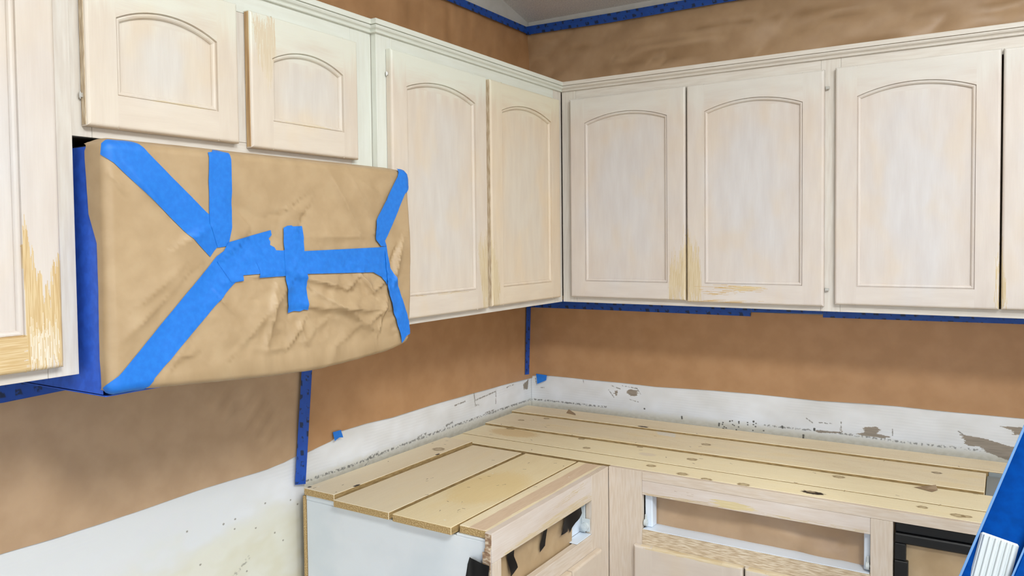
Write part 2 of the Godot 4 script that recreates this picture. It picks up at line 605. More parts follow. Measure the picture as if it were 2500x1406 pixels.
func hinge(d: Node3D, x: Transform3D, n0: float, a: float, y: float) -> void:
	var m := mb(x)
	m.tube(Vector3(a, y - 0.004, n0 + 0.005), Vector3(a, y + 0.004, n0 + 0.005), 0.0024)
	m.tube(Vector3(a, y - 0.006, n0 + 0.005), Vector3(a, y + 0.006, n0 + 0.005), 0.0014)
	m.box(Vector3(a - 0.001, y - 0.004, n0 + 0.004), Vector3(a + 0.010, y + 0.004, n0 + 0.0085), 0.0005)
	obj("hinge", m, M.metal, d)


func carcass(cab: Node3D, x: Transform3D, a0: float, a1: float, y0: float, y1: float, n0: float, n1: float) -> void:
	var m := mb(x)
	m.box(Vector3(a0, y0, n0), Vector3(a0 + 0.016, y1, n1))
	m.box(Vector3(a1 - 0.016, y0, n0), Vector3(a1, y1, n1))
	m.box(Vector3(a0 + 0.0165, y0, n0), Vector3(a1 - 0.0165, y0 + 0.016, n1))
	m.box(Vector3(a0 + 0.0165, y1 - 0.016, n0), Vector3(a1 - 0.0165, y1, n1))
	m.box(Vector3(a0 + 0.0165, y0 + 0.0165, n0), Vector3(a1 - 0.0165, y1 - 0.0165, n0 + 0.006))
	obj("carcass", m, M.inside, cab)


func stile(cab: Node3D, x: Transform3D, a0: float, a1: float, y0: float, y1: float, n1: float, m_: Material, th := 0.018) -> void:
	var m := mb(x, 1)
	m.shift = Vector2(a0 * 3.7, y0)
	m.box(Vector3(a0, y0, n1 - th), Vector3(a1, y1, n1), 0.0006)
	obj("frame_stile", m, m_, cab)

func rail(cab: Node3D, x: Transform3D, a0: float, a1: float, y0: float, y1: float, n1: float, m_: Material, th := 0.018) -> void:
	var m := mb(x, 0)
	m.shift = Vector2(y0 * 3.1, a0)
	m.box(Vector3(a0, y0, n1 - th), Vector3(a1, y1, n1), 0.0006)
	obj("frame_rail", m, m_, cab)


const TAN0 := Color(0.775, 0.69, 0.535)
const TAN1 := Color(0.83, 0.765, 0.64)
const AMB0 := Color(0.76, 0.63, 0.42)
const AMB1 := Color(0.835, 0.74, 0.56)
const STREAK := Color(0.90, 0.86, 0.80)

func opening(l: float, r: float, b := 1.447, spring := 1.990, top := 2.0185) -> Dictionary:
	return {"l": l, "r": r, "b": b, "spring": spring, "top": top}

func upper_cabinets() -> void:
	var y0 := 1.372
	var y1 := 2.126
	# over the parcel: two short doors, set back a little
	var c := thing("wall_cabinet", Vector3(0.157, 1.777, 1.668), "short whitewashed wall cabinet with two small arched doors above the wrapped appliance", "cabinet", "wall cabinets")
	var n := 0.3135
	carcass(c, LEFT, -2.0455, -1.2905, 1.779, y1, 0.003, n - 0.0185)
	stile(c, LEFT, -2.0455, -2.004, 1.777, y1, n, M.frame)
	stile(c, LEFT, -1.695, -1.652, 1.8005, 2.068, n, M.frame)
	stile(c, LEFT, -1.362, -1.2905, 1.777, y1, n, M.primed)
	rail(c, LEFT, -2.0035, -1.3625, 1.777, 1.80, n, M.frame)
	rail(c, LEFT, -2.0035, -1.3625, 2.0685, y1, n, M.primed)
	var d := door(c, LEFT, n, -2.022, -1.706, 1.795, 2.078, {"l": -1.966, "r": -1.757, "b": 1.853, "spring": 1.990, "top": 2.017}, 101, [
		[[-1.90, 1.8575, -1.80, 1.8585, -1.765, 1.855, -1.80, 1.852, -1.90, 1.853], TAN1, Color(0.84, 0.79, 0.70), false, 0.02, 0.6]], M.stripped, 420, Color(1.02, 1.01, 0.98), 0.7)
	hinge(d, LEFT, n, -2.0255, 1.847)
	door(c, LEFT, n, -1.676, -1.357, 1.790, 2.073, {"l": -1.619, "r": -1.407, "b": 1.850, "spring": 1.984, "top": 2.011}, 113, [
		[[-1.672, 2.055, -1.612, 2.062, -1.608, 2.0, -1.612, 1.962, -1.622, 1.942, -1.635, 1.93, -1.640, 1.96, -1.655, 1.985], Color(0.81, 0.74, 0.625), Color(0.84, 0.785, 0.69), true, 0.03, 0.7],
		[[-1.60, 1.856, -1.50, 1.857, -1.45, 1.853, -1.52, 1.850, -1.60, 1.851], TAN1, Color(0.84, 0.79, 0.70), false, 0.02, 0.5]], M.bare, 420, Color(1.02, 1.01, 0.98), 0.8)
	crown(c, [[Vector2(n, 2.9), Vector2(1, 0)], [Vector2(n, 1.2895), Vector2(1, 1)]], M.primed)
	# the corner one on the left wall
	c = thing("wall_cabinet", Vector3(0.165, y0, 0.645), "whitewashed two-door wall cabinet between the wrapped appliance and the room corner", "cabinet", "wall cabinets")
	n = 0.33
	carcass(c, LEFT, -1.2888, -0.004, y0 + 0.003, y1, 0.003, n - 0.0185)
	var side := mb(LEFT)
	side.box(Vector3(-1.2895, y0 + 0.001, 0.305), Vector3(-1.289, y1, n - 0.019), 0.0002)
	obj("end_panel", side, M.primed, c)
	stile(c, LEFT, -1.289, -1.236, y0, y1, n, M.primed)
	stile(c, LEFT, -0.832, -0.788, y0 + 0.0235, 2.0645, n, M.frame)
	stile(c, LEFT, -0.388, -0.332, y0, y1, n, M.frame)
	rail(c, LEFT, -1.2355, -0.3885, y0, y0 + 0.023, n, M.frame)
	rail(c, LEFT, -1.2355, -0.3885, 2.065, y1, n, M.primed)
	d = door(c, LEFT, n, -1.2535, -0.826, 1.3885, 2.076, opening(-1.1965, -0.886), 127, [
		[[-0.884, 1.562, -0.854, 1.576, -0.827, 1.59, -0.827, 1.392, -0.858, 1.391, -0.862, 1.467], TAN0, TAN1, true, 0.05, 0.75],
		[[-1.19, 1.449, -0.93, 1.448, -0.93, 1.4445, -1.19, 1.4435], TAN0, TAN1, false, 0.03, 0.45]], null, 384, Color(1.015, 1.0, 0.97), 1.0)
	hinge(d, LEFT, n, -1.2565, 2.014)
	door(c, LEFT, n, -0.8055, -0.3745, 1.3915, 2.0745, opening(-0.745, -0.4365), 131, [
		[[-0.806, 1.60, -0.785, 1.55, -0.775, 1.50, -0.763, 1.449, -0.768, 1.392, -0.806, 1.392], TAN0, TAN1, true, 0.06, 0.8]], M.stripped, 384, Color(1.02, 0.985, 0.915), 0.7)
	crown(c, [[Vector2(0.3135, 1.2895), Vector2(1, 1)], [Vector2(n, 1.2895), Vector2(1, 1)], [Vector2(n, n), Vector2(1, 1)]], M.primed)
	# tall one at the left edge of the photograph
	c = thing("wall_cabinet", Vector3(0.165, y0, 2.5), "whitewashed wall cabinet at the far left, its door's lower corner stripped to amber wood", "cabinet", "wall cabinets")
	carcass(c, LEFT, -2.95, -2.0485, y0 + 0.003, y1, 0.003, n - 0.0185)
	stile(c, LEFT, -2.098, -2.0475, y0, y1, n, M.frame)
	stile(c, LEFT, -2.95, -2.905, y0, y1, n, M.frame)
	rail(c, LEFT, -2.9045, -2.0985, y0, y0 + 0.025, n, M.frame)
	rail(c, LEFT, -2.9045, -2.0985, 2.065, y1, n, M.frame)
	door(c, LEFT, n, -2.498, -2.081, 1.3900, 2.076, opening(-2.438, -2.141), 137, [
		[[-2.5, 1.4495, -2.136, 1.4495, -2.136, 1.389, -2.5, 1.389], AMB0, AMB1, false, 0.01, 1.0],
		[[-2.142, 1.615, -2.132, 1.600, -2.124, 1.564, -2.117, 1.55, -2.115, 1.525, -2.107, 1.510, -2.101, 1.512, -2.097, 1.55, -2.083, 1.563, -2.08, 1.389, -2.137, 1.389, -2.139, 1.46], AMB0, AMB1, true, 0.03, 1.0],
		[[-2.134, 1.46, -2.09, 1.46, -2.088, 1.392, -2.134, 1.392], TAN1, STREAK, true, 0.03, 0.62]], null, 448)
	door(c, LEFT, n, -2.918, -2.503, 1.3900, 2.076, opening(-2.86, -2.56), 139, [], null, 256)
	# the run of four doors on the back wall
	c = thing("wall_cabinet", Vector3(1.4, y0, 0.165), "long whitewashed wall cabinet with arched doors on the back wall", "cabinet", "wall cabinets")
	carcass(c, BACK, 0.333, 2.5, y0 + 0.003, y1, 0.003, n - 0.0185)
	stile(c, BACK, 0.3325, 0.387, y0, y1, n, M.frame)
	stile(c, BACK, 1.196, 1.25, y0, y1, n, M.frame)
	stile(c, BACK, 2.06, 2.115, y0, y1, n, M.frame)
	for k in [[0.3875, 1.1955], [1.2505, 2.0595]]:
		rail(c, BACK, k[0], k[1], y0, y0 + 0.023, n, M.frame)
		rail(c, BACK, k[0], k[1], 2.065, y1, n, M.frame)
	var tn := Color(0.99, 0.985, 0.985)
	door(c, BACK, n, 0.3722, 0.788, 1.3915, 2.077, opening(0.4285, 0.7275), 149, [
		[[0.734, 1.488, 0.750, 1.515, 0.763, 1.508, 0.777, 1.554, 0.789, 1.60, 0.789, 1.391, 0.731, 1.391], TAN0, TAN1, true, 0.06, 0.88]], null, 384, tn, 0.4)
	d = door(c, BACK, n, 0.793, 1.2075, 1.3875, 2.0765, opening(0.8505, 1.148), 151, [
		[[0.792, 1.61, 0.811, 1.565, 0.825, 1.557, 0.835, 1.535, 0.843, 1.387, 0.792, 1.387], TAN0, TAN1, true, 0.06, 0.95],
		[[0.858, 1.446, 0.943, 1.445, 1.030, 1.443, 1.033, 1.434, 1.006, 1.426, 0.955, 1.423, 0.878, 1.407, 0.86, 1.42], AMB0, TAN1, false, 0.06, 0.42],
		[[0.93, 1.441, 1.025, 1.441, 1.025, 1.434, 1.0, 1.429, 0.95, 1.426], TAN0, AMB1, false, 0.03, 1.0],
		[[0.86, 1.397, 0.99, 1.399, 0.99, 1.389, 0.85, 1.388], AMB0, TAN1, false, 0.05, 0.5]], null, 448, tn, 0.4)
	hinge(d, BACK, n, 1.2105, 2.025)
	hinge(d, BACK, n, 1.2105, 1.437)
	door(c, BACK, n, 1.2378, 1.645, 1.3945, 2.0785, opening(1.296, 1.589), 157, [
		[[1.635, 1.50, 1.646, 1.55, 1.646, 1.394, 1.632, 1.394], TAN0, TAN1, true, 0.05, 0.5]], null, 384, tn, 0.4)
	door(c, BACK, n, 1.6495, 2.06, 1.3955, 2.0775, opening(1.71, 2.003), 163, [
		[[1.649, 1.55, 1.657, 1.50, 1.664, 1.40, 1.649, 1.394], TAN0, TAN1, true, 0.05, 0.8]], null, 384, tn, 0.4)
	door(c, BACK, n, 2.102, 2.45, 1.3955, 2.0775, opening(2.16, 2.39), 167, [], null, 128, tn, 0.4)
	crown(c, [[Vector2(n, n), Vector2(1, 1)], [Vector2(2.5, n), Vector2(0, 1)]], M.frame)

func crown(c: Node3D, path: Array, m_: Material) -> void:
	var m := mb()
	m.um = func(p: Vector3) -> Vector2: return Vector2(p.y * 2.0, p.x + p.z)
	m.sweep(path, [Vector2(-0.01, 2.1088), Vector2(0.0055, 2.1088), Vector2(0.0068, 2.1105), Vector2(0.0068, 2.1128), Vector2(0.0045, 2.1142), Vector2(0.0062, 2.1165), Vector2(0.0105, 2.1195), Vector2(0.0125, 2.1235), Vector2(0.0118, 2.1262), Vector2(0.0098, 2.1268), Vector2(0.0098, 2.1275), Vector2(0.0150, 2.1280), Vector2(0.0152, 2.1395), Vector2(0.0140, 2.1408), Vector2(-0.018, 2.1408)])
	obj("crown_moulding", m, m_, c)


# ---------------------------------------------------------------- the wrapped parcel over the range
const PZ := 1.648
const PY := 1.553
const PHW := 0.385
const PHH := 0.209
var bumps: FastNoiseLite
var folds: Array = []
var field := PackedFloat32Array()

# soft folds in the paper: from, to, height, width, and how much sharper the upper flank is
func fold_height(z: float, y: float) -> float:
	var p := Vector2(z, y)
	var h := bumps.get_noise_2d(z * 5.0, y * 5.0) * 0.0028
	var low := smoothstep(1.62, 1.45, y) * smoothstep(1.95, 1.6, z)
	h += (0.5 - absf(bumps.get_noise_2d(z * 9.0 + 40.0, y * 12.0))) * 0.006 * (0.25 + low)
	for f in folds:
		var q := Geometry2D.get_closest_point_to_segment(p, f[0], f[1])
		var d := p.distance_to(q)
		if d < f[3] * 4.0:
			var along: float = (q - f[0]).length() / (f[1] - f[0]).length()
			var s: float = (f[1] - f[0]).cross(p - f[0])
			var w: float = f[3] * (0.45 if s > 0 else 1.5)
			h += 2.3 * f[2] * exp(-d / w) * (0.35 + 0.65 * sin(PI * clampf(along, 0.08, 0.92)))
	return h

func paper_height(z: float, y: float) -> float:
	var fx := clampf((z - 1.2) / 0.004, 0, 224.99)
	var fy := clampf((y - 1.3) / 0.004, 0, 124.99)
	var i := int(fx)
	var j := int(fy)
	var a := lerpf(field[j * 227 + i], field[j * 227 + i + 1], fx - i)
	var b := lerpf(field[(j + 1) * 227 + i], field[(j + 1) * 227 + i + 1], fx - i)
	return lerpf(a, b, fy - j)

# (s, t) run over the front and on round the rounded edges to the sides, s towards +z, t up
func parcel_point(s: float, t: float, lift: float) -> Vector3:
	var r := 0.012
	var e := Vector2(maxf(absf(s) - (PHW - r), 0.0) * signf(s), maxf(absf(t) - (PHH - r), 0.0) * signf(t))
	var l := e.length()
	var hgt := maxf(paper_height(s + PZ, t + PY), -0.006)
	hgt = lerpf(0.001 + 0.35 * absf(hgt), hgt, smoothstep(0.0, 0.06, minf(PHW - absf(s), PHH - absf(t)))) + lift
	var core := Vector2(clampf(s, -(PHW - r), PHW - r), clampf(t, -(PHH - r), PHH - r))
	var out := Vector3(0.4, core.y + PY, core.x + PZ)
	if l < 1e-6:
		return out + Vector3(hgt, 0, 0)
	var dir := e / l
	var q := minf(l / r, PI / 2)
	var rr := r + hgt
	out += Vector3(-r + rr * cos(q), rr * sin(q) * dir.y, rr * sin(q) * dir.x)
	out.x -= maxf(l - r * PI / 2, 0.0)
	var along := clampf((out.z - 1.27) / 0.72, 0.0, 1.0)
	out.y -= 0.024 * sin(PI * pow(along, 0.75)) * smoothstep(1.50, 1.36, out.y)                 # the bottom sags, the right edge bellies out
	out.z -= 0.012 * sin(PI * clampf((out.y - 1.36) / 0.40, 0, 1)) * smoothstep(1.36, 1.28, out.z)
	out.y += 0.20 * clampf(0.392 - out.x, 0.0, 0.06) * smoothstep(1.70, 1.755, out.y) * smoothstep(2.03, 1.985, out.z)   # the top slopes up to the cabinet above
	return out

func parcel() -> void:
	bumps = noise(211, 1.0, 3)
	for f in [
		[2.055, 1.395, 1.909, 1.514, 0.003, 0.02], [1.943, 1.343, 1.896, 1.402, 0.002, 0.01], [1.661, 1.652, 1.755, 1.594, -0.006, 0.03], [1.60, 1.658, 1.661, 1.661, 0.002, 0.008], [1.594, 1.658, 1.612, 1.632, -0.004, 0.012],
		[1.609, 1.515, 1.49, 1.487, 0.007, 0.012], [1.49, 1.487, 1.44, 1.515, 0.005, 0.010], [1.44, 1.515, 1.405, 1.475, 0.006, 0.010], [1.405, 1.475, 1.352, 1.495, 0.005, 0.008],
		[1.58, 1.45, 1.37, 1.43, 0.008, 0.016], [1.569, 1.478, 1.41, 1.391, 0.007, 0.02], [1.42, 1.40, 1.365, 1.43, 0.004, 0.012], [1.69, 1.50, 1.715, 1.375, 0.006, 0.011], [1.715, 1.372, 1.66, 1.372, 0.004, 0.006],
		[1.625, 1.42, 1.605, 1.36, 0.004, 0.01], [1.66, 1.372, 1.615, 1.42, 0.004, 0.01], [1.398, 1.331, 1.344, 1.483, 0.003, 0.004], [1.29, 1.348, 1.405, 1.332, 0.002, 0.008],
		[1.28, 1.606, 1.329, 1.492, 0.007, 0.010], [1.30, 1.59, 1.335, 1.53, -0.004, 0.008], [1.805, 1.516, 1.653, 1.534, 0.002, 0.01], [1.785, 1.381, 1.654, 1.50, 0.004, 0.03], [1.921, 1.383, 1.871, 1.391, 0.002, 0.006],
		[2.003, 1.726, 1.93, 1.646, 0.0035, 0.014], [1.532, 1.745, 1.446, 1.62, 0.004, 0.016], [1.47, 1.75, 1.40, 1.63, 0.003, 0.014], [1.782, 1.665, 1.714, 1.618, -0.004, 0.02], [1.832, 1.502, 1.797, 1.461, 0.003, 0.005],
		[1.988, 1.484, 1.909, 1.536, 0.002, 0.014], [1.567, 1.335, 1.451, 1.395, 0.003, 0.012], [1.722, 1.34, 1.411, 1.352, 0.002, 0.015], [1.36, 1.698, 1.456, 1.74, 0.003, 0.02], [1.847, 1.617, 1.907, 1.588, 0.003, 0.014], [2.029, 1.711, 2.005, 1.678, 0.004, 0.004], [1.60, 1.60, 1.40, 1.605, 0.003, 0.02]]:
		folds.append([Vector2(f[0], f[1]), Vector2(f[2], f[3]), f[4], f[5]])
	field.resize(227 * 127)
	for j in 127:
		for i in 227:
			field[j * 227 + i] = fold_height(1.2 + i * 0.004, 1.3 + j * 0.004)
	var o := thing("wrapped_appliance", Vector3(0.2, 1.336, PZ), "box-shaped appliance over the range, wrapped in tan paper and crossed with blue tape", "appliance")
	var m := mb()
	m.box(Vector3(0.016, 1.346, 1.268), Vector3(0.386, 1.760, 2.0300), 0.004)
	obj("appliance_body", m, M.dark, o)
	m = mb()
	m.box(Vector3(0.03, 1.338, 2.0305), Vector3(0.372, 1.757, 2.0322), 0.0006)
	m.box(Vector3(0.03, 1.3345, 1.93), Vector3(0.380, 1.3365, 2.0322), 0.0006)
	obj("side_tape", m, M.side_tape, o, "dark blue tape lining the left side")
	m = mb()
	m.um = func(p: Vector2) -> Vector2: return p
	var r := 0.012
	var back := r * PI / 2 - r
	var cut := PackedVector2Array([Vector2(-PHW - back - 0.10, -PHH - back - 0.03), Vector2(PHW + back + 0.012, -PHH - back - 0.012), Vector2(PHW + back + 0.014, 0.04), Vector2(PHW + back + 0.036, 0.09), Vector2(PHW + back + 0.042, PHH + back - 0.02), Vector2(PHW + back + 0.025, PHH + back + 0.04), Vector2(PHW - 0.05, PHH + back + 0.08), Vector2(-PHW - back - 0.10, PHH + back + 0.08)])
	m.sheet(cut, 0.0065, func(p: Vector2) -> Vector3: return parcel_point(p.x, p.y, 0.002))
	obj("paper_wrap", m, M.wrap, o)
	var strips := [
		[2.036, 1.740, 2.034, 1.758, 2.018, 1.771, 1.989, 1.775, 1.842, 1.649, 1.796, 1.618, 1.812, 1.594, 1.822, 1.583, 1.828, 1.577, 1.837, 1.566],
		[1.836, 1.758, 1.825, 1.760, 1.819, 1.767, 1.812, 1.771, 1.804, 1.770, 1.798, 1.764, 1.787, 1.762, 1.785, 1.688, 1.786, 1.622, 1.796, 1.586, 1.821, 1.583, 1.837, 1.629],
		[2.044, 1.350, 1.823, 1.567, 1.793, 1.586, 1.764, 1.554, 1.770, 1.518, 1.786, 1.516, 1.981, 1.336, 2.038, 1.336],
		[1.797, 1.593, 1.690, 1.617, 1.688, 1.607, 1.696, 1.600, 1.692, 1.594, 1.694, 1.587, 1.684, 1.582, 1.681, 1.576, 1.663, 1.575, 1.664, 1.524, 1.726, 1.530, 1.768, 1.529, 1.768, 1.518, 1.795, 1.516, 1.822, 1.556],
		[1.733, 1.553, 1.663, 1.576, 1.610, 1.573, 1.371, 1.578, 1.347, 1.581, 1.337, 1.532, 1.352, 1.488, 1.370, 1.508, 1.400, 1.520, 1.611, 1.525, 1.664, 1.523, 1.732, 1.522, 1.728, 1.535],
		[1.659, 1.622, 1.650, 1.626, 1.639, 1.627, 1.636, 1.625, 1.610, 1.626, 1.609, 1.567, 1.608, 1.524, 1.603, 1.448, 1.615, 1.450, 1.625, 1.447, 1.640, 1.449, 1.657, 1.446, 1.665, 1.518],
		[1.292, 1.766, 1.268, 1.768, 1.264, 1.730, 1.342, 1.609, 1.354, 1.593, 1.348, 1.580, 1.369, 1.581, 1.387, 1.596, 1.389, 1.612, 1.385, 1.642],
		[1.353, 1.571, 1.337, 1.532, 1.277, 1.410, 1.270, 1.362, 1.300, 1.352, 1.347, 1.461, 1.352, 1.493]]
	for k in strips.size():
		m = mb()
		var poly := PackedVector2Array()
		for p in vs(strips[k]):
			poly.append(p - Vector2(PZ, PY))
		m.sheet(poly, 0.007, func(p: Vector2) -> Vector3: return parcel_point(p.x, p.y, 0.0032 + 0.0006 * k))
		obj("tape_strip", m, M.tape, o)


# ---------------------------------------------------------------- paper and tape on the walls
func wall_sheet(called: String, x: Transform3D, poly: Array, out: float, cell: float, wave: Callable, m_: Material, label: String, category: String, group := "", along := 0) -> MeshInstance3D:
	var m := mb(x)
	if along == 1:
		m.um = func(p: Vector2) -> Vector2: return Vector2(p.y * 2.0, p.x * 4.0)
	elif along == 2:
		m.um = func(p: Vector2) -> Vector2: return Vector2(p.x * 2.0, p.y * 4.0)
	m.sheet(vs(poly), cell, func(p: Vector2) -> Vector3: return Vector3(p.x, p.y, out + wave.call(p)))
	var o := obj(called, m, m_)
	tag(o, label, category, group)
	return o

func papers() -> void:
	var nz := noise(307, 1.0, 2)
	var nz2 := noise(311, 1.0, 3)
	var flat := func(_p: Vector2) -> float: return 0.0
	# left wall, across = -z
	wall_sheet("masking_paper", LEFT, [-2.95, 1.36, -2.95, 0.985, -2.032, 0.989, -1.914, 0.986, -1.760, 0.987, -1.568, 0.992, -1.378, 0.990, -1.322, 0.994, -1.286, 1.001, -1.245, 1.006, -1.245, 1.36], 0.003, 0.03,
		func(p: Vector2) -> float:
			var q := (p - Vector2(-1.43, 1.12)).dot(Vector2(0.62, 0.78))
			var u := (p - Vector2(-1.43, 1.12)).dot(Vector2(0.78, -0.62))
			return absf(nz.get_noise_2d(p.x * 3.0, p.y * 2.0)) * 0.004 + 0.007 * exp(-absf(q) / 0.012) * exp(-u * u / 0.02) + 0.005 * exp(-absf(q - 0.05) / 0.012) * exp(-u * u / 0.02),
		M.kraft_pale, "brown masking paper below the wrapped appliance, left of the vertical blue strip", "masking paper", "brown masking paper sheets")
	wall_sheet("masking_paper", LEFT, [-1.255, 1.36, -1.255, 1.000, -1.148, 1.013, -1.125, 1.020, -1.114, 1.034, -1.005, 1.035, -0.876, 1.030, -0.685, 1.032, -0.417, 1.030, -0.172, 1.027, -0.004, 1.023, -0.004, 1.36], 0.0045, 0.03,
		func(p: Vector2) -> float: return absf(nz.get_noise_2d(p.x * 2.0 + 9.0, p.y * 1.0)) * 0.005,
		M.kraft, "brown masking paper on the left wall below the corner cabinet, between blue strip and corner", "masking paper", "brown masking paper sheets")
	wall_sheet("masking_paper", BACK, [0.004, 1.33, 0.004, 1.030, 0.03, 1.034, 0.097, 1.038, 0.240, 1.037, 0.410, 1.037, 0.544, 1.034, 0.771, 1.041, 0.911, 1.042, 1.131, 1.040, 1.269, 1.045, 1.378, 1.046, 1.515, 1.044, 2.5, 1.046, 2.5, 1.33], 0.003, 0.03,
		func(p: Vector2) -> float: return absf(nz.get_noise_2d(p.x * 1.5 + 3.0, p.y * 1.2)) * 0.006,
		M.kraft, "brown masking paper on the back wall between the long cabinet and the planks", "masking paper", "brown masking paper sheets")
	wall_sheet("masking_paper", LEFT, [-2.9, 2.445, -2.9, 2.1, -0.004, 2.1, -0.004, 2.445], 0.003, 0.03,
		func(p: Vector2) -> float: return absf(nz2.get_noise_2d(p.x * 5.0 + 20.0, p.y * 1.5)) * 0.012,
		M.kraft, "brown masking paper on the left wall above the cabinets", "masking paper", "brown masking paper sheets")
	wall_sheet("masking_paper", BACK, [0.004, 2.445, 0.004, 2.1, 2.5, 2.1, 2.5, 2.445], 0.003, 0.03,
		func(p: Vector2) -> float:
			var d := (p.y - 2.30) + (p.x - 0.6) * -0.18
			return (absf(nz2.get_noise_2d(p.x * 1.3 + p.y * 2.4, p.y * 4.2 - p.x * 0.9)) * 0.045 + 0.012 * exp(-d * d / 0.002) * smoothstep(0.1, 0.6, p.x)) * smoothstep(2.45, 2.39, p.y),
		M.kraft_pale, "wavy brown masking paper on the back wall above the cabinets", "masking paper", "brown masking paper sheets")
	# blue tape
	var g := "blue tape on the walls"
	wall_sheet("masking_tape", LEFT, [-1.253, 1.30, -1.292, 0.926, -1.253, 0.918, -1.214, 1.30], 0.0125, 0.05, flat, M.print_tape, "vertical strip of printed blue tape hanging below the wrapped appliance", "tape", g, 1)
	wall_sheet("masking_tape", LEFT, [-1.144, 1.040, -1.141, 1.014, -1.121, 1.020, -1.106, 1.017, -1.111, 1.040], 0.0115, 0.02, func(p: Vector2) -> float: return 0.004 * smoothstep(1.03, 1.012, p.y), M.tape, "small torn tab of blue tape under the left wall's paper edge", "tape", g)
	wall_sheet("masking_tape", LEFT, [-0.048, 1.36, -0.067, 1.045, -0.035, 1.042, -0.014, 1.36], 0.0105, 0.05, flat, M.print_tape, "narrow vertical blue tape strip by the corner below the wall cabinets", "tape", g, 1)
	wall_sheet("masking_tape", BACK, [0.029, 1.042, 0.080, 1.040, 0.077, 1.019, 0.036, 1.001], 0.0105, 0.02, func(p: Vector2) -> float: return 0.004 * smoothstep(1.03, 1.0, p.y), M.tape, "small torn tab of blue tape beside the corner, above the white strip", "tape", g)
	wall_sheet("masking_tape", BACK, [0.004, 1.352, 0.004, 1.315, 0.377, 1.3165, 0.904, 1.316, 0.906, 1.352], 0.0105, 0.05, flat, M.print_tape, "left length of blue tape beneath the long cabinet, starting at the corner", "tape", g, 2)
	wall_sheet("masking_tape", BACK, [0.9065, 1.352, 0.9065, 1.331, 1.143, 1.334, 1.143, 1.352], 0.0105, 0.05, flat, M.print_tape, "short thin middle length of blue tape beneath the long cabinet", "tape", g, 2)
	wall_sheet("masking_tape", BACK, [1.1435, 1.352, 1.1435, 1.3225, 1.706, 1.327, 2.5, 1.331, 2.5, 1.352], 0.0105, 0.05, flat, M.print_tape, "right length of blue tape beneath the long cabinet, running out of frame", "tape", g, 2)
	wall_sheet("masking_tape", LEFT, [-2.95, 1.335, -2.95, 1.286, -2.022, 1.286, -1.913, 1.290, -1.80, 1.292, -1.80, 1.335], 0.0125, 0.05, flat, M.print_tape, "printed blue tape under the far left cabinet, running behind the wrapped appliance", "tape", g, 2)
	wall_sheet("masking_tape", LEFT, [-2.9, 2.450, -2.9, 2.418, -0.004, 2.422, -0.004, 2.449], 0.0165, 0.05, flat, M.print_tape, "blue tape along the top of the left wall's upper paper", "tape", g, 2)
	wall_sheet("masking_tape", BACK, [0.004, 2.455, 0.004, 2.422, 0.385, 2.414, 0.707, 2.416, 2.5, 2.416, 2.5, 2.449, 0.385, 2.449], 0.022, 0.05, flat, M.print_tape, "blue tape along the top of the back wall's upper paper", "tape", g, 2)


# ---------------------------------------------------------------- planks and base cabinets
const DECK := 0.9134

func deck_picture(lo: Vector2, hi: Vector2, wide: int, along_x: bool, joints: Array, seed_: int) -> Pix:
	var p := Pix.new(lo, hi, wide)
	var fine := noise(seed_, 1.0, 4)
	var broad := noise(seed_ + 5, 1.0, 3)
	for j in p.h:
		for i in p.w:
			var q := p.m(i, j)
			var across := q.y if along_x else q.x
			var along := q.x if along_x else q.y
			var k := 0
			while k < joints.size() and absf(across) > joints[k]:
				k += 1
			var warp := broad.get_noise_2d(along * 3.0 + k * 17.0, across * 8.0) * 0.02
			var n1 := fine.get_noise_2d((across + warp) * 240.0 + k * 31.0, along * 7.0)
			var n2 := broad.get_noise_2d(along * 4.0 + k * 23.0, across * 14.0)
			var c := Color(0.875, 0.805, 0.66).lerp(Color(0.935, 0.885, 0.765), clampf(0.55 + n1 * 0.5 + n2 * 0.45, 0, 1))
			c = c.lerp(Color(0.89, 0.80, 0.60), clampf(n2 * 0.9 - 0.2 + (0.12 if k % 2 else 0.0), 0, 0.5))
			var s := fine.get_noise_2d(across * 900.0 + 9.0, along * 300.0)
			if s > 0.42:
				c = c.darkened((s - 0.42) * 0.7)
			if not along_x and k == 2:
				c = c.lerp(Color(0.885, 0.80, 0.60), 0.45)        # a mustard-coloured fibreboard
			elif along_x and k >= 2:
				c = c.lerp(Color(0.94, 0.885, 0.72), 0.45)
			elif not along_x and k < 2:
				c = c.lerp(Color(0.895, 0.835, 0.71), 0.6)
			p.put(i, j, c)
	return p

func plank(parent: Node3D, lo: Vector3, hi: Vector3, grain: int, top: Material, end: Material, round := 0.002) -> void:
	var m := mb(BACK, grain)
	m.um = deck_uv_x if grain == 0 else deck_uv_z
	m.box(lo, hi, round)
	var p := obj("plank", m, top, parent)
	m = mb(BACK, 1)
	if grain == 2:
		m.box(Vector3(lo.x + round, lo.y + round, hi.z - 0.001), Vector3(hi.x - round, hi.y - round, hi.z + 0.0006), 0.0003)
	else:
		m.box(Vector3(hi.x - 0.001, lo.y + round, lo.z + round), Vector3(hi.x + 0.0006, hi.y - round, hi.z - round), 0.0003)
	obj("end_grain", m, end, p, "rough cut end")
	m = mb(BACK, grain)
	if grain == 2:
		m.box(Vector3(hi.x - 0.001, lo.y + round, lo.z + round), Vector3(hi.x + 0.0006, hi.y - round, hi.z - round), 0.0003)
	else:
		m.box(Vector3(lo.x + round, lo.y + round, hi.z - 0.001), Vector3(hi.x - round, hi.y - round, hi.z + 0.0006), 0.0003)
	obj("sawn_edge", m, M.sawn, p, "darker sawn edge")

var pic_x: Pix
var pic_z: Pix

func deck_uv_x(p: Vector3) -> Vector2:
	return pic_x.uv(Vector2(p.x, -p.z))

func deck_uv_z(p: Vector3) -> Vector2:
	return pic_z.uv(Vector2(p.x, -p.z))

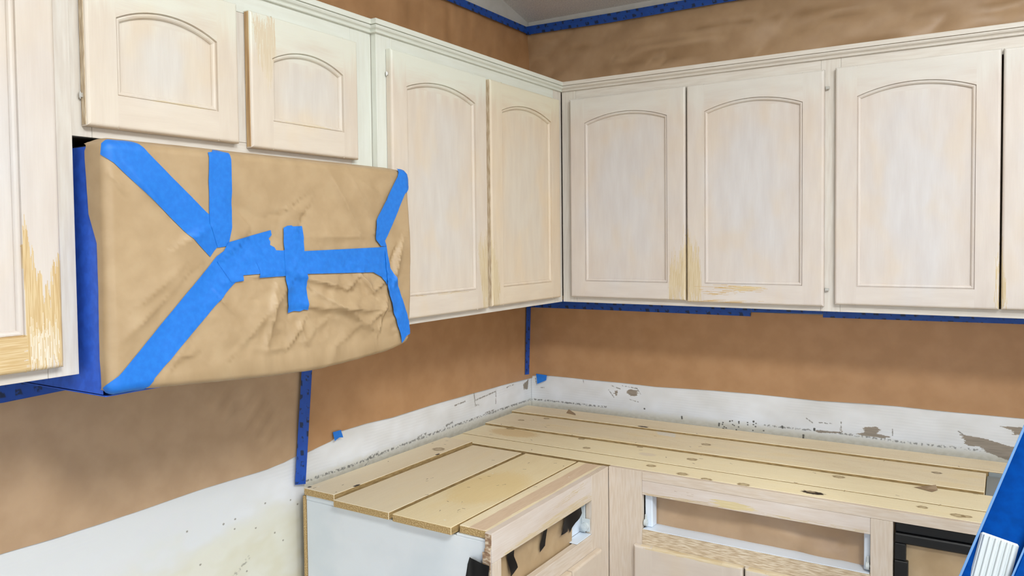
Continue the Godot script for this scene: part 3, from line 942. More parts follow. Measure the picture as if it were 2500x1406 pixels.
func decks() -> void:
	# along the back wall: four planks, the rear ones a little higher
	pic_x = deck_picture(Vector2(0.0, -0.66), Vector2(2.0, 0.0), 1440, true, [0.206, 0.404, 0.552], 401)
	for k in [[0.134, 0.302], [0.203, 0.232], [0.158, 0.413], [0.445, 0.416], [0.512, 0.511], [0.657, 0.415], [0.839, 0.299], [0.851, 0.468], [0.768, 0.592], [0.877, 0.624], [0.952, 0.640], [1.266, 0.433], [1.055, 0.634], [1.489, 0.590], [1.567, 0.613], [1.585, 0.611]]:
		var r := 0.008 + 0.006 * absf(sin(k[0] * 91.0))
		pic_x.spot(Vector2(k[0], -k[1]), Vector2(r * 1.3, r), Color(0.50, 0.41, 0.27), 0.75, true, int(k[0] * 1000))
	pic_x.spot(Vector2(1.50, -0.275), Vector2(0.014, 0.011), Color(0.42, 0.35, 0.25), 0.8, true, 9)
	pic_x.spot(Vector2(0.575, -0.194), Vector2(0.022, 0.008), Color(0.16, 0.11, 0.07), 0.9, false, 10)
	pic_x.spot(Vector2(0.711, -0.485), Vector2(0.03, 0.018), Color(0.86, 0.80, 0.70), 0.8, false, 12)
	pic_x.spot(Vector2(1.232, -0.611), Vector2(0.030, 0.013), Color(0.13, 0.09, 0.06), 0.95, false, 13)
	pic_x.spot(Vector2(1.225, -0.606), Vector2(0.014, 0.006), Color(0.62, 0.54, 0.42), 0.9, false, 14)
	pic_x.spot(Vector2(0.20, -0.46), Vector2(0.10, 0.05), Color(0.78, 0.62, 0.36), 0.35, false, 15)
	pic_x.patch(vs([0.63, -0.206, 0.70, -0.206, 0.72, -0.262, 0.655, -0.254]), Color(0.86, 0.84, 0.78), Color(0.90, 0.88, 0.83), true, 0.008, 0.9, 16)
	var rnd := RandomNumberGenerator.new()
	rnd.seed = 7
	for k in 34:
		var a := Vector2(rnd.randf_range(0.08, 1.9), -rnd.randf_range(0.18, 0.64))
		pic_x.line(a, a + Vector2.from_angle(rnd.randf() * TAU) * 0.010, 0.0022, Color(0.38, 0.30, 0.2), 0.7)
	var mx := mat("plank wood", Color.WHITE, 0.6, pic_x.texture())
	var g := thing("plank_deck", Vector3(1.0, 0.894, 0.35), "bare planks along the back wall on top of the sink cabinet", "planks", "bare plank counter bases")
	plank(g, Vector3(0.030, 0.8945, 0.083), Vector3(2.5, DECK + 0.012, 0.204), 0, mx, M.endgrain, 0.0012)
	plank(g, Vector3(0.040, 0.8945, 0.2105), Vector3(1.618, DECK + 0.0068, 0.402), 0, mx, M.endgrain, 0.0012)
	plank(g, Vector3(0.045, 0.8945, 0.4085), Vector3(2.5, DECK + 0.001, 0.5490), 0, mx, M.endgrain, 0.0008)
	plank(g, Vector3(0.045, 0.8945, 0.5535), Vector3(2.5, DECK, 0.6415), 0, mx, M.endgrain, 0.0008)
	# along the left wall, from the range gap to the back run
	pic_z = deck_picture(Vector2(0.0, -1.32), Vector2(0.66, -0.64), 560, false, [0.158, 0.361, 0.555], 431)
	pic_z.spot(Vector2(0.115, -0.78), Vector2(0.022, 0.02), Color(0.50, 0.42, 0.29), 0.7, true, 3)
	pic_z.spot(Vector2(0.149, -1.195), Vector2(0.005, 0.013), Color(0.12, 0.08, 0.05), 0.95, false, 4)
	pic_z.spot(Vector2(0.149, -0.83), Vector2(0.004, 0.011), Color(0.12, 0.08, 0.05), 0.9, false, 5)
	pic_z.spot(Vector2(0.045, -1.27), Vector2(0.006, 0.006), Color(0.1, 0.07, 0.05), 0.95, false, 6)
	pic_z.spot(Vector2(0.46, -1.0), Vector2(0.10, 0.16), Color(0.87, 0.75, 0.49), 0.4, false, 7)
	pic_z.patch(vs([0.586, -0.66, 0.632, -0.66, 0.630, -0.80, 0.634, -0.95, 0.629, -1.1, 0.633, -1.32, 0.588, -1.32]), Color(0.79, 0.68, 0.565), Color(0.835, 0.74, 0.63), true, 0.006, 1.0, 8)
	for k in 30:
		var a := Vector2(rnd.randf_range(0.05, 0.62), -rnd.randf_range(0.68, 1.28))
		pic_z.line(a, a + Vector2.from_angle(rnd.randf() * TAU) * 0.008, 0.002, Color(0.34, 0.27, 0.18), 0.75)
	for k in 14:
		pic_z.spot(Vector2(rnd.randf_range(0.06, 0.62), -rnd.randf_range(0.68, 1.28)), Vector2(0.003, 0.0025), Color(0.92, 0.90, 0.85), 0.9, false, k)
	var mz := mat("board wood", Color.WHITE, 0.6, pic_z.texture())
	g = thing("plank_deck", Vector3(0.33, 0.88, 0.97), "four bare boards on the white-sided cabinet along the left wall", "planks", "bare plank counter bases")
	plank(g, Vector3(0.040, 0.9005, 0.6435), Vector3(0.152, 0.9195, 1.284), 2, mz, M.endgrain, 0.001)
	plank(g, Vector3(0.163, 0.8925, 0.657), Vector3(0.354, DECK - 0.002, 1.297), 2, mz, M.endgrain, 0.001)
	plank(g, Vector3(0.369, 0.8925, 0.657), Vector3(0.551, DECK - 0.002, 1.300), 2, mz, M.endgrain, 0.001)
	plank(g, Vector3(0.559, 0.8925, 0.659), Vector3(0.6405, DECK - 0.001, 1.277), 2, mz, M.endgrain, 0.0015)
	# loose shard and staple bits lying on the planks
	var m := mb()
	var s := [Vector3(1.455, 0.9155, 0.432), Vector3(1.50, 0.9155, 0.452), Vector3(1.512, 0.9155, 0.428), Vector3(1.507, 0.926, 0.418), Vector3(1.485, 0.918, 0.436)]
	m.face([s[0], s[1], s[4]], Vector3(1.48, 0.9, 0.44)); m.face([s[1], s[2], s[4]], Vector3(1.48, 0.9, 0.44)); m.face([s[2], s[3], s[4]], Vector3(1.48, 0.9, 0.44)); m.face([s[3], s[0], s[4]], Vector3(1.48, 0.9, 0.44)); m.face([s[0], s[1], s[2]], Vector3(1.48, 0.95, 0.44)); m.face([s[0], s[2], s[3]], Vector3(1.48, 0.93, 0.5))
	tag(obj("wood_chip", m, M.chip), "curled brown chip lying on the planks near the ladder", "debris")
	m = mb()
	s = [Vector3(0.235, 0.9255, 0.135), Vector3(0.285, 0.9255, 0.152), Vector3(0.270, 0.9255, 0.126), Vector3(0.240, 0.939, 0.124), Vector3(0.262, 0.930, 0.139)]
	m.face([s[0], s[1], s[4]], Vector3(0.26, 0.91, 0.135)); m.face([s[1], s[2], s[4]], Vector3(0.26, 0.91, 0.135)); m.face([s[2], s[3], s[4]], Vector3(0.26, 0.91, 0.135)); m.face([s[3], s[0], s[4]], Vector3(0.26, 0.91, 0.135)); m.face([s[0], s[1], s[2]], Vector3(0.26, 0.96, 0.135)); m.face([s[0], s[2], s[3]], Vector3(0.26, 0.92, 0.0))
	tag(obj("wood_chip", m, M.chip), "brown splinter lying on the rear plank near the corner", "debris")
	m = mb()
	m.box(Vector3(1.624, 0.8945, 0.2055), Vector3(1.80, 0.9235, 0.2085), 0.001)
	m.box(Vector3(1.620, 0.8945, 0.209), Vector3(1.80, 0.9125, 0.402), 0.001)
	tag(obj("filler_block", m, M.grey), "grey edge strip at the end of the second plank, beside the ladder", "filler")


func rail_picture(lo: Vector2, hi: Vector2, patches: Array) -> Pix:
	var p := Pix.new(lo, hi, 720)
	var fine := noise(701, 1.0, 4)
	for j in p.h:
		for i in p.w:
			var q := p.m(i, j)
			var n1 := fine.get_noise_2d(q.y * 260.0, q.x * 9.0)
			var n2 := fine.get_noise_2d(q.y * 20.0 + 40.0, q.x * 5.0)
			p.put(i, j, Color(0.795, 0.725, 0.655).lerp(Color(0.845, 0.80, 0.755), clampf(0.55 + n1 * 0.35 + n2 * 0.5, 0, 1)))
	for k in patches.size():
		p.patch(vs(patches[k][0]), patches[k][1], patches[k][2], false, patches[k][3], patches[k][4], 5 + k)
	return p

func stained_rail(c: Node3D, x: Transform3D, lo: Vector2, hi: Vector2, n: float, th: float, patches: Array, label: String) -> void:
	var rp := rail_picture(lo, hi, patches)
	var rm := mat("stained rail wood", Color.WHITE, 0.55, rp.texture())
	rm.texture_repeat = false
	var rb := mb(x)
	rb.um = func(p: Vector3) -> Vector2: return rp.uv(Vector2(p.x, p.y))
	rb.box(Vector3(lo.x, lo.y, n - th), Vector3(hi.x, hi.y, n), 0.0006)
	obj("frame_rail", rb, rm, c, label)

func base_cabinets() -> void:
	# sink cabinet on the back wall: face at z = 0.66
	var c := thing("base_cabinet", Vector3(1.05, 0, 0.33), "sink base cabinet on the back wall with an open false-drawer slot above its doors", "cabinet", "base cabinets")
	var n := 0.66
	carcass(c, BACK, 0.684, 1.424, 0.1, 0.70, 0.02, n - 0.0215)
	stile(c, BACK, 0.6605, 0.7665, 0.0, DECK, n, M.base, 0.0165)
	stile(c, BACK, 1.379, 1.4295, 0.1, 0.887, n, M.base, 0.0165)
	rail(c, BACK, 0.767, 2.3, 0.8875, DECK, n, M.base, 0.0165)
	stained_rail(c, BACK, Vector2(0.767, 0.8455), Vector2(1.3785, 0.887), n, 0.0165, [
		[[0.985, 0.868, 1.03, 0.869, 1.085, 0.862, 1.09, 0.855, 1.04, 0.848, 0.98, 0.85], Color(0.80, 0.72, 0.52), Color(0.85, 0.78, 0.60), 0.02, 1.0],
		[[0.78, 0.852, 0.95, 0.855, 0.99, 0.8495, 0.99, 0.8455, 0.78, 0.8455], Color(0.74, 0.65, 0.50), Color(0.80, 0.72, 0.58), 0.05, 0.55],
		[[0.84, 0.876, 0.94, 0.872, 0.95, 0.862, 0.86, 0.866], Color(0.70, 0.62, 0.53), Color(0.78, 0.71, 0.62), 0.05, 0.3],
		[[1.12, 0.853, 1.36, 0.854, 1.36, 0.8455, 1.12, 0.8455], Color(0.76, 0.68, 0.54), Color(0.82, 0.75, 0.63), 0.05, 0.45]], "rail with a yellow bare patch")
	rail(c, BACK, 0.767, 1.3785, 0.690, 0.7435, n, M.stripped, 0.0165)
	rail(c, BACK, 0.767, 1.3785, 0.1, 0.16, n, M.base, 0.0165)
	var d := door(c, BACK, n, 0.7475, 1.065, 0.11, 0.6995, {"l": 0.805, "r": 1.008, "b": 0.17, "spring": 0.596, "top": 0.6165}, 173, [
		[[0.78, 0.70, 0.80, 0.694, 0.95, 0.692, 1.065, 0.694, 1.065, 0.70], TAN0, TAN1, false, 0.05, 0.8]], null, 256, Color(0.985, 0.965, 0.93), 0.0)
	d = door(c, BACK, n, 1.070, 1.388, 0.11, 0.6995, {"l": 1.127, "r": 1.33, "b": 0.17, "spring": 0.596, "top": 0.6165}, 179, [
		[[1.07, 0.70, 1.07, 0.695, 1.2, 0.692, 1.35, 0.693, 1.35, 0.70], TAN0, TAN1, false, 0.05, 0.8]], null, 256, Color(0.985, 0.965, 0.93), 0.0)
	# white liner of the slot: sill and two side brackets with their rollers
	var m := mb()
	m.box(Vector3(0.769, 0.7437, 0.600), Vector3(1.377, 0.7455, 0.6595), 0.0006)
	obj("slot_sill", m, M.enamel, c)
	for s in 2:
		m = mb()
		var a := 0.7685 if s == 0 else 1.3615
		m.box(Vector3(a, 0.746, 0.606), Vector3(a + 0.0225 if s == 0 else a + 0.016, 0.8585, 0.641), 0.002)
		var b := obj("slot_bracket", m, M.enamel, c, "white side bracket")
		m = mb()
		var w := 0.774 if s == 0 else 1.372
		m.tube(Vector3(w - 0.004, 0.7605, 0.648), Vector3(w + 0.004, 0.7605, 0.648), 0.010, 20)
		m.tube(Vector3(w - 0.006, 0.7605, 0.648), Vector3(w + 0.006, 0.7605, 0.648), 0.004, 12)
		m.box(Vector3(w - 0.003, 0.76, 0.6465), Vector3(w + 0.003, 0.785, 0.6495), 0.001)
		obj("slide_roller", m, M.plastic, b)
	# range-side cabinet on the left wall: face at x = 0.66
	c = thing("base_cabinet", Vector3(0.33, 0, 0.97), "white-sided base cabinet on the left wall with a taped-over drawer opening", "cabinet", "base cabinets")
	carcass(c, LEFT, -1.2645, -0.667, 0.1, 0.70, 0.02, n - 0.0215)
	m = mb(LEFT)
	m.box(Vector3(-1.2795, 0.0, 0.0425), Vector3(-1.2655, 0.886, 0.638), 0.0015)
	m.box(Vector3(-1.2795, 0.8865, 0.0425), Vector3(-1.2655, 0.899, 0.156), 0.0005)
	m.box(Vector3(-1.2795, 0.8865, 0.353), Vector3(-1.2655, 0.902, 0.369), 0.0005)
	m.box(Vector3(-1.2795, 0.8865, 0.552), Vector3(-1.2655, 0.892, 0.638), 0.0005)
	obj("end_panel", m, M.melamine, c, "white melamine side panel")
	m = mb(LEFT)
	m.box(Vector3(-1.2845, 0.0, 0.034), Vector3(-1.2655, 0.898, 0.0415), 0.001)
	obj("scribe_strip", m, M.endgrain, c, "thin raw plywood edge at the wall")
	stile(c, LEFT, -0.7725, -0.6612, 0.0, DECK, n, M.base, 0.0195)
	stile(c, LEFT, -1.2885, -1.250, 0.0, 0.8425, n, M.base, 0.0195)
	stained_rail(c, LEFT, Vector2(-1.2885, 0.843), Vector2(-0.773, DECK), n, 0.0195, [
		[[-1.20, 0.852, -1.10, 0.858, -0.95, 0.866, -0.80, 0.868, -0.78, 0.843, -1.22, 0.843], TAN0, TAN1, 0.06, 0.6],
		[[-0.90, 0.905, -0.80, 0.908, -0.79, 0.90, -0.88, 0.885, -1.0, 0.88], TAN0, TAN1, 0.06, 0.4]], "rail worn to bare wood along its lower edge")
	rail(c, LEFT, -1.2495, -0.773, 0.690, 0.7425, n, M.base, 0.0195)
	m = mb(LEFT)
	m.box(Vector3(-1.2895, 0.8745, 0.641), Vector3(-1.2875, 0.911, 0.6585), 0.0008)
	m.box(Vector3(-1.2905, 0.866, 0.639), Vector3(-1.287, 0.876, 0.6555), 0.0012)
	m.box(Vector3(-1.2898, 0.800, 0.633), Vector3(-1.2875, 0.866, 0.6555), 0.0012)
	obj("splintered_end", m, M.broken, c, "splintered raw end of the face frame")
	door(c, LEFT, n, -0.925, -0.745, 0.11, 0.695, {"l": -0.885, "r": -0.785, "b": 0.17, "spring": 0.605, "top": 0.617}, 181, [], null, 192, Color(0.985, 0.95, 0.89), 0.0)
	door(c, LEFT, n, -1.262, -0.930, 0.11, 0.695, {"l": -1.205, "r": -0.987, "b": 0.17, "spring": 0.59, "top": 0.617}, 191, [], null, 192, Color(0.985, 0.95, 0.89), 0.0)
	m = mb(LEFT)
	m.box(Vector3(-0.846, 0.7440, 0.606), Vector3(-0.690, 0.875, 0.622), 0.002)
	m.box(Vector3(-0.862, 0.7435, 0.6225), Vector3(-0.774, 0.7455, 0.658), 0.0005)
	var b2 := obj("slot_bracket", m, M.enamel, c, "white drawer slide bracket")
	m = mb(LEFT)
	m.box(Vector3(-0.7765, 0.746, 0.606), Vector3(-0.7732, 0.852, 0.640), 0.0008)
	m.box(Vector3(-0.7800, 0.752, 0.630), Vector3(-0.7770, 0.789, 0.6565), 0.0012)
	var hub := Vector3(-0.780, 0.767, 0.6435)
	m.tube(hub, hub + Vector3(-0.010, 0, 0), 0.0115, 28)
	m.tube(hub + Vector3(-0.010, 0, 0), hub + Vector3(-0.0125, 0, 0), 0.0085, 24)
	m.tube(hub + Vector3(-0.0125, 0, 0), hub + Vector3(-0.0145, 0, 0), 0.0045, 18)
	obj("slide_roller", m, M.plastic, b2)
	# paper closing the two openings
	var nz := noise(503, 1.0, 2)
	wall_sheet("masking_paper", LEFT, [-1.262, 0.87, -1.262, 0.71, -0.848, 0.71, -0.848, 0.87], 0.634, 0.02,
		func(p: Vector2) -> float: return absf(nz.get_noise_2d(p.x * 6.0, p.y * 4.0)) * 0.004, M.wrap, "tan paper closing the drawer opening of the white-sided cabinet", "masking paper", "brown masking paper sheets")
	wall_sheet("masking_paper", BACK, [0.786, 0.87, 0.786, 0.71, 1.36, 0.71, 1.36, 0.87], 0.600, 0.02,
		func(p: Vector2) -> float:
			var q := (p - Vector2(1.08, 0.80)).dot(Vector2(0.25, 0.97))
			return absf(nz.get_noise_2d(p.x * 4.0 + 3.0, p.y * 5.0)) * 0.010 + 0.008 * exp(-q * q / 0.0006), M.kraft_pale, "brown paper inside the open slot of the sink cabinet", "masking paper", "brown masking paper sheets")
	# black tape at the drawer opening
	var black := "pieces of black tape on the white-sided cabinet"
	wall_sheet("black_tape", LEFT, [-1.195, 0.830, -1.179, 0.840, -1.160, 0.846, -1.162, 0.812, -1.153, 0.783, -1.183, 0.768, -1.191, 0.795], 0.6425, 0.012, func(p: Vector2) -> float: return 0.003 * sin(p.y * 90.0), M.black, "leftmost of the black tape scraps hanging in the drawer opening", "tape", black)
	wall_sheet("black_tape", LEFT, [-1.024, 0.836, -1.010, 0.842, -0.999, 0.846, -1.008, 0.820, -1.010, 0.788, -1.038, 0.779, -1.036, 0.803], 0.6430, 0.012, func(p: Vector2) -> float: return 0.002 * sin(p.y * 70.0), M.black, "middle black tape scrap hanging in the drawer opening", "tape", black)
	wall_sheet("black_tape", LEFT, [-0.807, 0.833, -0.802, 0.812, -0.842, 0.797, -0.872, 0.777, -0.882, 0.794, -0.890, 0.787, -0.932, 0.790, -0.918, 0.812, -0.890, 0.832, -0.851, 0.846], 0.6435, 0.012, func(p: Vector2) -> float: return 0.003 * sin(p.x * 60.0 + p.y * 40.0), M.black, "large ragged black tape scrap beside the white roller", "tape", black)
	m = mb()
	# a strip wrapped from the white side panel round the frame's end
	m.um = func(p: Vector2) -> Vector2: return p
	m.sheet(vs([-0.042, 0.846, 0.0215, 0.842, 0.0165, 0.80, 0.009, 0.70, -0.068, 0.70, -0.060, 0.79, -0.052, 0.825]), 0.008, func(p: Vector2) -> Vector3:
		return Vector3(0.638 + p.x, p.y, 1.2925 + 0.010 * smoothstep(-0.035, 0.01, p.x) * (1.0 - 0.3 * sin(p.y * 40.0)) - 0.011 * smoothstep(-0.03, -0.06, p.x)))
	var t := obj("black_tape", m, M.black)
	tag(t, "black tape wrapped over the broken end of the white side panel", "tape", black)


func dishwasher() -> void:
	var o := thing("dishwasher", Vector3(1.73, 0.0, 0.34), "dishwasher under the planks beside the ladder, edged in black tape over paper", "dishwasher")
	var m := mb()
	m.box(Vector3(1.433, 0.08, 0.06), Vector3(2.03, 0.8855, 0.622), 0.003)
	obj("body", m, M.dark, o)
	m = mb()
	m.box(Vector3(1.4325, 0.833, 0.6225), Vector3(2.03, 0.8575, 0.6515), 0.003)
	obj("black_edge", m, M.slot, o)
	m = mb()
	m.box(Vector3(1.4325, 0.790, 0.6225), Vector3(1.458, 0.8325, 0.6505), 0.002)
	obj("black_edge", m, M.slot, o)
	m = mb()
	m.box(Vector3(1.4325, 0.3, 0.6225), Vector3(1.463, 0.7895, 0.6525), 0.002)
	obj("black_edge", m, M.slot, o)
	m = mb()
	m.box(Vector3(1.4325, 0.8577, 0.6225), Vector3(2.03, 0.882, 0.640), 0.002)
	obj("control_strip", m, M.slot, o)
	var nz := noise(509, 1.0, 2)
	m = mb()
	m.sheet(vs([1.45, 0.30, 1.45, 0.84, 2.02, 0.84, 2.02, 0.30]), 0.02, func(p: Vector2) -> Vector3: return Vector3(p.x, p.y, 0.636 + 0.006 * nz.get_noise_2d(p.x * 7.0, p.y * 6.0)))
	obj("door_paper", m, M.wrap, o)


func ladder() -> void:
	var o := thing("step_ladder", Vector3(1.75, 0, 1.5), "blue step ladder leaning in at the lower right, with ridged white rail bracket", "ladder")
	var up := Vector3(0.0905, 0.254, -0.0665).normalized()
	var e3 := Vector3(0.017, 0.44, 1.51)
	e3 = (e3 - up * e3.dot(up)).normalized()
	var e1 := up.cross(e3).normalized()
	var x := Transform3D(e1, up, e3, Vector3(1.599, 1.028, 1.303))
	var lo := -1.085
	var hi := 0.95
	for k in 2:
		var s := 0.0 if k == 0 else 0.46
		var q := 1.0 if k == 0 else -1.0
		var m := mb(x)
		m.box(Vector3(s + q * 0.003, lo, -0.026), Vector3(s + q * 0.066, hi, -0.0225), 0.0008) if k == 0 else m.box(Vector3(s - 0.066, lo, -0.026), Vector3(s - 0.003, hi, -0.0225), 0.0008)
		m.box(Vector3(minf(s, s + q * 0.003), lo, -0.026), Vector3(maxf(s, s + q * 0.003), hi, -0.001), 0.0008)
		m.box(Vector3(minf(s + q * 0.0645, s + q * 0.0675), lo, -0.026), Vector3(maxf(s + q * 0.0645, s + q * 0.0675), hi, -0.0005), 0.0008)
		m.box(Vector3(minf(s + q * 0.0675, s + q * 0.115), lo, -0.0045), Vector3(maxf(s + q * 0.0675, s + q * 0.115), hi, -0.0005), 0.001)
		var rl := obj("rail", m, M.ladder, o)
		m = mb(x)
		m.box(Vector3(minf(s - q * 0.0004, s + q * 0.0034), lo, -0.001), Vector3(maxf(s - q * 0.0004, s + q * 0.0034), hi, 0.0006), 0.0004)
		obj("rail_edge", m, M.ladder_edge, rl, "pale worn edge")
		m = mb(x)
		m.box(Vector3(minf(s + q * 0.0640, s + q * 0.0668), lo, -0.0005), Vector3(maxf(s + q * 0.0640, s + q * 0.0668), hi, 0.0006), 0.0004)
		obj("rail_edge", m, M.ladder_edge, rl, "pale worn edge")
	var m := mb(x)
	var up2 := (up * 0.62 + Vector3.UP * 0.38).normalized()
	var b1 := (e1 - up2 * e1.dot(up2)).normalized()
	m.x = Transform3D(b1, up2, b1.cross(up2), Vector3(1.628, 1.100, 1.279) - e3 * 0.004)
	m.box(Vector3(0.001, -0.36, -0.0135), Vector3(0.056, 0.0, -0.005), 0.003)
	for k in 6:
		m.box(Vector3(0.006 + k * 0.0083, -0.36, -0.0055), Vector3(0.0115 + k * 0.0083, -0.001, -0.0015), 0.0016)
	obj("rail_bracket", m, M.plastic, o, "ridged white plastic bracket")
	for k in 3:
		m = mb(x)
		var y := -0.95 + k * 0.30
		m.box(Vector3(0.118, y, -0.07), Vector3(0.342, y + 0.03, -0.006), 0.003)
		obj("step", m, M.plastic, o)


# ---------------------------------------------------------------- the room
func strip_picture(left: bool) -> Pix:
	var p: Pix
	var fine := noise(601, 1.0, 4)
	var broad := noise(607, 1.0, 3)
	p = Pix.new(Vector2(-2.3, 0.55), Vector2(0.0, 1.06), 1500) if left else Pix.new(Vector2(0.0, 0.86), Vector2(2.2, 1.06), 1500)
	for j in p.h:
		for i in p.w:
			var q := p.m(i, j)
			var n1 := fine.get_noise_2d(q.x * 40.0, q.y * 60.0)
			var n2 := broad.get_noise_2d(q.x * 6.0, q.y * 9.0)
			var c := Color(0.865, 0.86, 0.845).lerp(Color(0.90, 0.90, 0.895), 0.5 + n2)
			# combed ridges of the old adhesive, showing through the white
			c = c.darkened(0.018 * smoothstep(0.92, 0.95, q.y) * (0.5 + 0.5 * sin((q.y + n2 * 0.004 + q.x * 0.01) * TAU / 0.0095)) * smoothstep(0.0, 0.3, broad.get_noise_2d(q.x * 3.0 + 8.0, q.y * 5.0) + 0.2))
			var low := smoothstep(0.945, 0.915, q.y + n1 * 0.008)
			c = c.lerp(Color(0.845, 0.825, 0.765).lerp(Color(0.80, 0.775, 0.70), clampf(0.4 + n1, 0, 1)), low * (1.0 if not left or q.x > -1.25 else 0.0))
			if left:
				c = c.lerp(Color(0.84, 0.84, 0.825), smoothstep(-1.2, -1.6, q.x) * 0.9)
			if left and q.x < -1.20:
				c = c.lerp(Color(0.845, 0.83, 0.755).lerp(Color(0.82, 0.795, 0.69), clampf(0.5 + n2 * 1.5, 0, 1)), smoothstep(0.93, 0.82, q.y + n2 * 0.06 - (q.x + 1.3) * 0.10) * 0.9)
			p.put(i, j, c)
	var grey := Color(0.42, 0.41, 0.38)
	var mud := Color(0.60, 0.545, 0.475)
	if left:
		var pts := vs([-1.243, 0.921, -1.056, 0.919, -0.869, 0.927, -0.609, 0.931, -0.382, 0.933, -0.009, 0.932])
		for k in pts.size() - 1:
			p.line(pts[k], pts[k + 1], 0.006, grey, 0.75, 0.50, 31 + k)
			p.line(pts[k] + Vector2(0.03, 0.003), pts[k + 1] + Vector2(0.0, 0.003), 0.003, grey, 0.7, 0.56, 51 + k)
		p.patch(vs([-0.067, 1.005, -0.024, 1.018, -0.031, 0.979, -0.062, 0.985]), mud, mud.darkened(0.15), true, 0.004, 1.0, 3)
		for l in [[-0.415, 1.028, -0.408, 0.981], [-0.269, 1.018, -0.270, 0.963], [-0.407, 1.000, -0.270, 1.010], [-0.341, 0.940, -0.285, 0.941], [-0.535, 1.004, -0.472, 1.008], [-0.19, 1.012, -0.14, 1.016], [-0.408, 0.981, -0.385, 0.980]]:
			p.line(Vector2(l[0], l[1]), Vector2(l[2], l[3]), 0.0042, grey.lerp(mud, 0.4), 0.85, 0.30, int(absf(l[0]) * 90))
		for l in [[-0.60, 0.940, -0.55, 0.948], [-0.75, 0.932, -0.70, 0.940], [-0.98, 0.925, -0.94, 0.930]]:
			p.line(Vector2(l[0], l[1]), Vector2(l[2], l[3]), 0.008, grey, 0.7, 0.40, int(absf(l[0]) * 90))
		p.line(Vector2(-1.0, 0.905), Vector2(-0.985, 0.915), 0.003, grey, 0.8, 0.2, 8)
		for k in 26:
			var a := Vector2(-1.62 + 0.5 * absf(sin(k * 3.7)), 0.70 + 0.2 * absf(cos(k * 5.3)))
			p.spot(a, Vector2(0.003, 0.0025), Color(0.45, 0.42, 0.36), 0.7, false, k)
		p.line(Vector2(-1.50, 0.735), Vector2(-1.44, 0.775), 0.008, Color(0.50, 0.48, 0.42), 0.6, 0.5, 71)
	else:
		var pts := vs([0.0, 0.932, 0.10, 0.934, 0.196, 0.934, 0.340, 0.935])
		for k in pts.size() - 1:
			p.line(pts[k], pts[k + 1], 0.0055, grey, 0.75, 0.42, 31 + k)
		pts = vs([0.95, 0.935, 1.196, 0.937, 1.439, 0.931, 1.606, 0.934])
		for k in pts.size() - 1:
			p.line(pts[k], pts[k + 1], 0.006, grey, 0.65, 0.56, 41 + k)
		for t in [[0.438, 1.014, 0.475, 1.013, 0.469, 0.992, 0.444, 0.988, 0.427, 1.002], [0.375, 1.000, 0.389, 1.005, 0.386, 0.981, 0.375, 0.992], [1.266, 0.965, 1.303, 0.972, 1.321, 0.964, 1.310, 0.949, 1.354, 0.944, 1.325, 0.937, 1.270, 0.938, 1.244, 0.941, 1.275, 0.950],
				[1.546, 0.977, 1.611, 0.971, 1.676, 0.956, 1.76, 0.950, 1.76, 0.900, 1.711, 0.903, 1.661, 0.916, 1.621, 0.929, 1.595, 0.945, 1.562, 0.944, 1.552, 0.963], [1.644, 1.014, 1.704, 1.017, 1.76, 1.0, 1.685, 0.992, 1.679, 1.006], [1.118, 0.938, 1.196, 0.941, 1.199, 0.961, 1.201, 0.938, 1.128, 0.930]]:
			p.patch(vs(t), mud, mud.darkened(0.12), false, 0.006, 1.0, int(t[0] * 77))
		for l in [[0.36, 1.022, 0.40, 1.012], [0.41, 1.025, 0.47, 1.020], [0.47, 1.020, 0.485, 1.0], [0.35, 1.005, 0.375, 0.975], [0.44, 0.975, 0.475, 0.968], [0.24, 1.033, 0.243, 1.020], [1.09, 0.975, 1.11, 0.962], [1.13, 0.965, 1.17, 0.966], [1.20, 0.975, 1.20, 0.955], [1.355, 0.972, 1.355, 0.95], [1.54, 0.985, 1.555, 0.975], [0.02, 1.02, 0.024, 1.0], [0.045, 0.985, 0.06, 0.986]]:
			p.line(Vector2(l[0], l[1]), Vector2(l[2], l[3]), 0.003, grey.lerp(mud, 0.3), 0.8, 0.3, int(l[0] * 90))
		for k in 22:
			p.spot(Vector2(0.50 + 0.62 * absf(sin(k * 2.9)), 0.905 + 0.04 * absf(cos(k * 4.1))), Vector2(0.0035, 0.003), Color(0.3, 0.29, 0.26), 0.75, false, k)
		for k in 30:
			p.spot(Vector2(0.83 + 0.03 * sin(k * 7.1) + (0.09 if k % 3 == 0 else 0.0), 0.918 + 0.02 * cos(k * 3.3)), Vector2(0.003, 0.0025), Color(0.25, 0.24, 0.21), 0.75, false, k)
	return p

